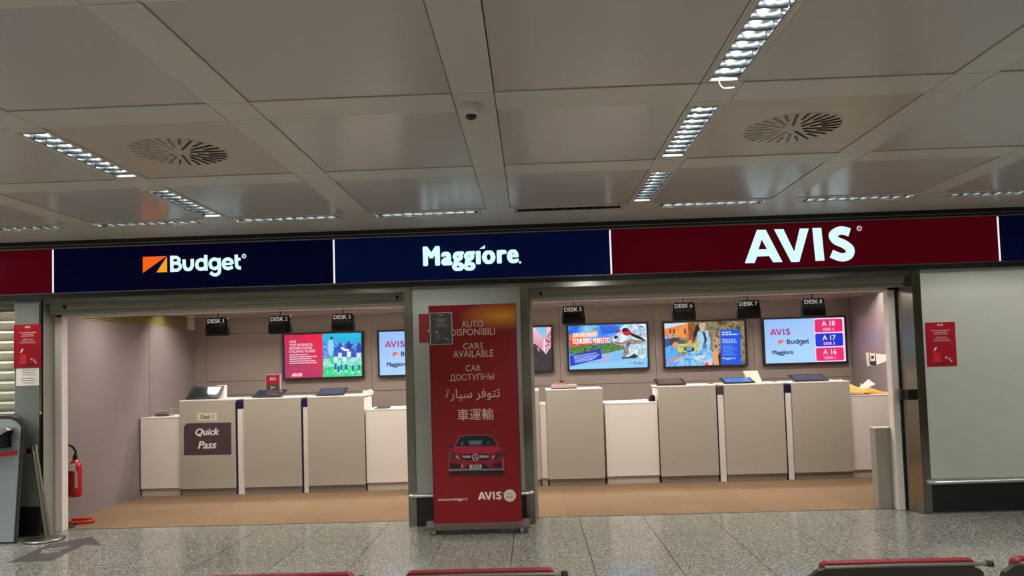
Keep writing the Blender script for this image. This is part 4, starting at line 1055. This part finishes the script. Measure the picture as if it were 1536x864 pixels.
MB().box(-5.84, -5.22, fy+.02, by-.01, 0, .012).build('foot', M_BLK, t)

t = thing('floor_sticker', (-4.4, -.6, 0), 'dark arrow sticker on the granite floor pointing to the left opening', 'sticker')
ap = [floor_at(*q) for q in ((12, 844), (66, 820), (72, 816.5), (138, 805.5), (153, 817.5), (126, 817.5), (78, 841))]
b = MB(); b.prism(ap, 'z', .0002, .0014); b.build('arrow', mat('mauve_sticker', '#403939', .5, 0, .04, 20), t)
pol = text_polys('Quick\nPass', .02, 1, .2)
xs = [p[0] for q in pol for p in q]; ys = [p[1] for q in pol for p in q]
o0 = Vector(floor_at(52, 832)); ux = Vector(floor_at(95, 826.5))-o0; uy = Vector(floor_at(66, 824))-o0
b = MB()
for q in pol:
    pts = [o0+ux*((p[0]-min(xs))/(max(xs)-min(xs)))+uy*((p[1]-min(ys))/(max(ys)-min(ys))) for p in q]
    b.face([(p.x, p.y, .0018) for p in pts])
b.build('lettering', ink('#b4acaa'), t)

# ------------------------------------------------------------------ posters
def poster(name, x0, x1, z0, z1, Y, label, paper_c, light, dark, white):
    t = thing(name, ((x0+x1)/2, Y, z0), label, 'poster', 'small company posters')
    box('sheet', x0, x1, Y-.002, Y, z0, z1, mat('poster_'+paper_c, paper_c, .3, 0, .08, 4), t)
    w, h = x1-x0, z1-z0; X = lambda f: x0+f*w; Z = lambda f: z0+f*h
    art = Art(Y-.0022, .0003)
    art.polys(ink(white), place(logo_avis(), X(.40), X(.60), Z(.915), Z(.965))); art.build('logo', t); art = Art(Y-.0022, .0003)
    for k, (a, b_) in enumerate(((.20, .82), (.30, .72), (.27, .74), (.34, .70), (.28, .76), (.22, .82))):
        zz = .81-.042*k-(.03 if k > 2 else 0); dashes(art, ink(white), X(a), X(b_), Z(zz), Z(zz+.012), k+5)
    o = art.build('print_lines', t); o['kind'] = 'stuff'; art = Art(Y-.0022, .0003)
    art.poly(ink(light), [(X(.22), Z(.09)), (X(.46), Z(.09)), (X(.46), Z(.30)), (X(.22), Z(.32))])
    art.poly(ink(dark), [(X(.24), Z(.05)), (X(.84), Z(.06)), (X(.80), Z(.09)), (X(.24), Z(.08))])
    art.poly(ink(white), [(X(.22), Z(.35)), (X(.30), Z(.36)), (X(.36), Z(.44)), (X(.30), Z(.44))])
    for (a, b_) in ((.62, .20), (.72, .17), (.78, .12)):
        art.poly(ink(white), [(X(a), Z(b_-.03)), (X(a+.05), Z(b_-.02)), (X(a+.07), Z(b_+.035)), (X(a+.03), Z(b_)), (X(a), Z(b_+.03))])
    o = art.build('illustration', t); o['kind'] = 'stuff'; return t
poster('poster', 3.908, 4.200, 1.440, 1.877, -.0045, 'red poster with white print on the right grey wall panel', '#9c1022', '#c4182a', '#4a0810', '#e2c4c0')
poster('poster', -5.292, -5.006, 1.706, 2.150, -.0085, 'red poster with white print on the narrow left column', '#8e0c1e', '#b41424', '#40060c', '#dcbcb8')
t = thing('paper_notice', (-5.145, -.005, 1.522), 'white paper notice with grey print below the red poster on the left column', 'notice')
box('sheet', -5.270, -5.022, -.0062, -.0042, 1.524, 1.705, M_PAPER, t)
art = Art(-.0064, .0003)
for k in range(6): dashes(art, ink('#6a6a68'), -5.22+.01*(k % 3), -5.06-.02*(k % 2), 1.68-.024*k-(.012 if k > 2 else 0), 1.687-.024*k-(.012 if k > 2 else 0), k+40)
art.build('print', t)
t = thing('red_sheet', (-1.0, -.005, 1.84), 'plain red sheet with a white letter, taped to the pillar behind the banner', 'poster')
x0, z1 = at(628, 471, -.005); x1, z0 = at(664, 513, -.005)
box('sheet', x0, x1, -.0062, -.0042, z0, z1, mat('faded_red', '#7c2420', .4, 0, .05, 5), t)
art = Art(-.0064, .0003); xa, za = at(641, 498, -.006); art.poly(ink('#d0b0ac'), [(xa, za), (xa+.05, za+.0), (xa+.05, za+.10)]); art.build('letter', t)

# ------------------------------------------------------------------ banner stand
BY = -.36
t = thing('banner_stand', (-.56, BY, 0), 'tall red wheeled advertising banner with a car, in front of the central pillar', 'banner stand')
bx0, bx1, bz0, bz1 = -.972, -.142, .105, 2.176
def banner_mat():
    M = bpy.data.materials.new('banner_print'); M.use_nodes = True; N, L = M.node_tree.nodes, M.node_tree.links; b = N['Principled BSDF']
    g = N.new('ShaderNodeNewGeometry'); mp_ = N.new('ShaderNodeMapping'); mp_.inputs['Location'].default_value = (.26, 0, -2.06); 
    L.new(g.outputs['Position'], mp_.inputs[0])
    sc_ = N.new('ShaderNodeVectorMath'); sc_.operation = 'MULTIPLY'; sc_.inputs[1].default_value = (1.35, 0, 4.2); L.new(mp_.outputs[0], sc_.inputs[0])
    ln = N.new('ShaderNodeVectorMath'); ln.operation = 'LENGTH'; L.new(sc_.outputs[0], ln.inputs[0])
    r = N.new('ShaderNodeValToRGB'); e = r.color_ramp.elements; e[0].position = 0; e[0].color = hx('#e0a024'); e[1].position = .95; e[1].color = hx('#84030f')
    k = e.new(.3); k.color = hx('#b86420'); k = e.new(.6); k.color = hx('#7c101a')
    L.new(ln.outputs['Value'], r.inputs[0]); L.new(r.outputs[0], b.inputs['Base Color']); b.inputs['Roughness'].default_value = .32
    return M
box('panel', bx0, bx1, BY, BY+.02, bz0, bz1, banner_mat(), t)
box('edge_profile', bx0-.006, bx0, BY-.002, BY+.022, bz0, bz1, mat('profile_dark', '#5a2a2c', .4, .5), t); box('edge_profile', bx1, bx1+.006, BY-.002, BY+.022, bz0, bz1, mat('profile_dark', '#5a2a2c', .4, .5), t)
box('base_bar', bx0-.01, bx1+.01, BY-.05, BY+.05, .045, .104, mat('base_brown', '#7d7068', .3, .7), t, .004)
for x in (bx0-.035, bx1+.035):
    MB().prism([(BY-.06, .05), (BY-.06, .075), (BY+.02, .125), (BY+.25, .075), (BY+.25, .05)], 'x', x-.04, x+.04).build('foot', mat('foot_grey', '#6a645e', .4, .6), t)
for x in (bx0+.0, bx1-.0):
    for y_ in (BY-.035, BY+.2):
        MB().prism(arc(y_, .024, .022, 0, 360, 14), 'x', x-.010, x+.010).build('castor', mat('castor_grey', '#8a8680', .4), t)
        MB().box(x-.014, x+.014, y_-.012, y_+.012, .03, .052).build('castor_fork', M_CHROME, t)
art = Art(BY-.0004, .0004); mp = zr(600, 430, 4.1135, BY); CR = ink('#dfc9b4')
for s, a, b_, c, d_ in (('AUTO', 380, 210, 513, 250), ('DISPONIBILI', 313, 258, 585, 300), ('CARS', 390, 347, 512, 385), ('AVAILABLE', 328, 392, 577, 435), ('CAR', 405, 483, 498, 522), ('ДОСТУПНЫ', 308, 538, 580, 584)):
    text_px(art, CR, s, mp, a, b_, c, d_, .0); art.build('lettering', t); art = Art(BY-.0004, .0004)
text_px(art, CR, '\ufe93\ufead\ufe8e\ufef4\ufeb3 \ufeae\ufed3\ufeee\ufe98\ufe97', mp, 283, 628, 617, 704, .005); art.build('lettering', t); art = Art(BY-.0004, .0004)
text_px(art, CR, '車運輸', mp, 355, 752, 577, 825, .0); art.build('lettering', t); art = Art(BY-.0004, .0004)
mp = zr(640, 640, 6.647, BY)
for L_, c in (([(218, 470), (240, 445), (760, 440), (790, 470), (760, 498), (230, 498)], '#4a0208'),
              ([(225, 440), (230, 470), (255, 478), (330, 470), (690, 468), (740, 478), (770, 470), (770, 430)], '#14060a'),
              ([(215, 190), (240, 182), (262, 195), (268, 212), (225, 214)], '#3a0a10'), ([(725, 188), (760, 180), (790, 188), (770, 198), (730, 200)], '#5a0a14'),
              ([(270, 200), (330, 92), (440, 80), (600, 80), (655, 92), (722, 190), (750, 235), (765, 300), (770, 432), (222, 440), (222, 300), (240, 235)], '#8c1028'),
              ([(275, 195), (332, 98), (440, 86), (600, 86), (650, 98), (708, 186), (600, 192), (400, 192)], '#0e1820'),
              ([(415, 140), (552, 136), (545, 180), (430, 182)], '#5a7078'), ([(350, 155), (366, 158), (362, 178), (348, 180)], '#7a8a90'), ([(606, 148), (622, 152), (622, 162), (610, 164)], '#7a8a90'),
              ([(262, 215), (300, 198), (690, 194), (735, 212), (740, 235), (640, 268), (350, 268), (260, 240)], '#b01038'),
              ([(340, 282), (400, 275), (580, 273), (635, 282), (620, 322), (560, 332), (420, 334), (360, 322)], '#1c0a10'),
              ([(350, 290), (440, 286), (440, 312), (370, 310)], '#a89898'), ([(530, 284), (625, 288), (610, 308), (530, 312)], '#a89898'),
              ([(238, 262), (262, 258), (300, 290), (325, 322), (250, 318), (238, 300)], '#3c3434'), ([(302, 285), (325, 318), (315, 322), (290, 290)], '#d8c8c4'), ([(735, 240), (750, 262), (740, 300), (690, 312), (655, 315), (690, 270)], '#2c2626'), ([(650, 316), (668, 286), (680, 288), (664, 314)], '#d8c8c4'),
              ([(232, 360), (330, 372), (365, 395), (300, 412), (232, 410)], '#180a0e'), ([(400, 378), (590, 374), (625, 404), (600, 425), (400, 428)], '#220a10'), ([(640, 372), (740, 352), (752, 398), (690, 408)], '#1c0a0e'),
              ([(345, 376), (366, 384), (358, 412), (352, 410)], '#c8a8a8'),
              ([(222, 425), (430, 420), (600, 418), (765, 420), (765, 432), (600, 434), (430, 436), (222, 442)], '#8c7c7c'),
              ([(428, 380), (546, 376), (548, 414), (430, 418)], '#c8b8b0')):
    art.poly(ink(c), [mp(p) for p in L_])
art.polys(ink('#a06a74'), ribbon([mp(p) for p in ((275, 200), (332, 96), (440, 83), (600, 83), (653, 96), (722, 190))], .006)); art.polys(ink('#b88890'), ribbon([mp(p) for p in ((765, 310), (768, 430))], .005)); art.polys(ink('#a87880'), ribbon([mp(p) for p in ((240, 235), (226, 300), (224, 435))], .005))
cx, cz = mp((488, 304)); art.poly(ink('#241014'), arc(cx, cz, .032, 0, 360, 20)); art.polys(ink('#c4b8b4'), ribbon(arc(cx, cz, .030, 0, 360, 20), .007))
for a in (90, 210, 330): art.polys(ink('#c4b8b4'), ribbon([(cx, cz), (cx+.029*math.cos(R(a)), cz+.029*math.sin(R(a)))], .007))
a = mp((442, 412)); b_ = mp((530, 382)); art.polys(ink('#3a2a2c'), place([[(p[0]+.3*p[1], p[1]) for p in q] for q in logo_avis()], a[0], b_[0], a[1], b_[1]))
art.build('car_picture', t)
art = Art(BY-.0004, .0004); text_px(art, ink('#e6d2cc'), 'avisautonoleggio.it', mp, 113, 708, 408, 745, .013); art.build('web_address', t); art = Art(BY-.0004, .0004)
a = mp((512, 733)); b_ = mp((745, 645)); art.polys(ink('#ecdcd4'), place(logo_avis(), a[0], b_[0], a[1], b_[1])); cx, cz = mp((755, 660)); art.poly(ink('#ecdcd4'), arc(cx, cz, .006, 0, 360, 8))
art.build('logo', t); art = Art(BY-.0004, .0004)
cx, cz = mp((829, 687)); art.poly(ink('#ddcfbe'), arc(cx, cz, .058, 0, 360, 28))
text_px(art, ink('#6a4a48'), 'We try', mp, 798, 662, 862, 684, .02); text_px(art, ink('#6a4a48'), 'harder', mp, 795, 690, 865, 712, .02)
art.build('badge', t)
pt = poster('poster', -.962, -.758, 1.806, 2.103, BY-.0075, 'grey version of the small poster clipped to the red banner\'s upper left edge', '#4a4a48', '#5e5e5c', '#2a2a2a', '#b8b4ac')
box('paper_border', -.968, -.752, BY-.0075, BY-.0035, 1.800, 2.109, M_PAPER, pt)

# ------------------------------------------------------------------ waiting benches in the foreground
MS = mat('seat_shell', '#34332f', .45, .3, .08, 30); MT = mat('seat_trim', '#8b887c', .3, .7); MC = mat('seat_red', '#741a22', .45, 0, .06, 20)
def bench(centres, label, lo, hi):
    Yt, Zt_ = -4.90, .887
    t = thing('waiting_bench', ((lo+hi)/2, -4.6, 0), label, 'bench', 'airport waiting benches')
    box('beam', lo, hi, -4.62, -4.54, .34, .40, M_STEELD, t, .006)
    for x in (lo+.18, hi-.18):
        MB().tube([(x, -4.85, .02), (x, -4.62, .10), (x, -4.58, .34)], .022, 8).tube([(x, -4.30, .02), (x, -4.52, .10), (x, -4.58, .34)], .022, 8).build('leg', M_CHROME, t)
    for c in centres:
        w = .29
        # back shell: rounded outline tilted backwards
        def pt(x, q, d_):   # q height along back 0..1, d_ depth towards +Y
            yy = -4.74+(Yt+4.74)*q**1.2; zz = .44+(Zt_-.44)*q; return (c+x, yy+d_, zz)
        out = [(-w+.02, 0), (w-.02, 0), (w-.005, .3), (w, .86), (w-.004, .93), (w-.02, .965), (-w+.07, .995), (-w+.03, .98), (-w+.006, .93), (-w, .80), (-w+.006, .3)]
        b = MB(); n = len(out); va = [pt(x, q, 0) for x, q in out]; vb = [pt(x, q, .022) for x, q in out]
        b._add(va+vb, [tuple(range(n)), tuple(range(n, 2*n))[::-1]]+[(i, n+i, n+(i+1) % n, (i+1) % n) for i in range(n)]); sh_ = b.build('back_shell', MS, t)
        b = MB()
        for i in range(9):
            for k in range(5):
                x = -.16+.04*i; q = .35+.09*k; p = pt(x, q, -.002); b.box(p[0]-.012, p[0]+.012, p[1], p[1]+.003, p[2]-.004, p[2]+.004)
        b.build('perforation', M_BLACK, sh_, org=tuple(t['_o']))
        MB().tube([pt(-w+.05, 1.0, .006), pt(0, 1.006, .006), pt(w+.012, 1.0, .006)], .006, 8).build('back_trim', MT, t)
        MB().lathe([(.012, -.008), (.014, 0), (.010, .01)], pt(w+.012, 1.0, .006), 10).build('trim_tip', MS, t)
        b = MB(); co = [(-w+.05, .12), (w-.02, .12), (w-.02, 1.0), (w-.035, 1.026), (-w+.065, 1.026), (-w+.05, 1.0)]; n = len(co)
        va = [pt(x, q, .024) for x, q in co]; vb = [pt(x, q, .065) for x, q in co]
        b._add(va+vb, [tuple(range(n)), tuple(range(n, 2*n))[::-1]]+[(i, n+i, n+(i+1) % n, (i+1) % n) for i in range(n)]); b.build('back_cushion', MC, t, bevel=.008)
        MB().prism([(-4.76, .42), (-4.30, .44), (-4.27, .42), (-4.29, .40), (-4.76, .385)], 'x', c-w+.02, c+w-.02).build('seat_pan', MS, t)
        MB().prism([(-4.70, .43), (-4.32, .446), (-4.29, .462), (-4.33, .482), (-4.68, .468)], 'x', c-w+.04, c+w-.04).build('seat_cushion', MC, t, bevel=.01)
    return t
bench([-.905, -.215], 'red and dark grey waiting bench seen from behind, bottom middle of the picture', -1.25, .14)
bench([1.195, 1.835], 'red and dark grey waiting bench seen from behind, bottom right corner', .85, 2.18)

for o in COL.objects:
    if '_o' in o: del o['_o']
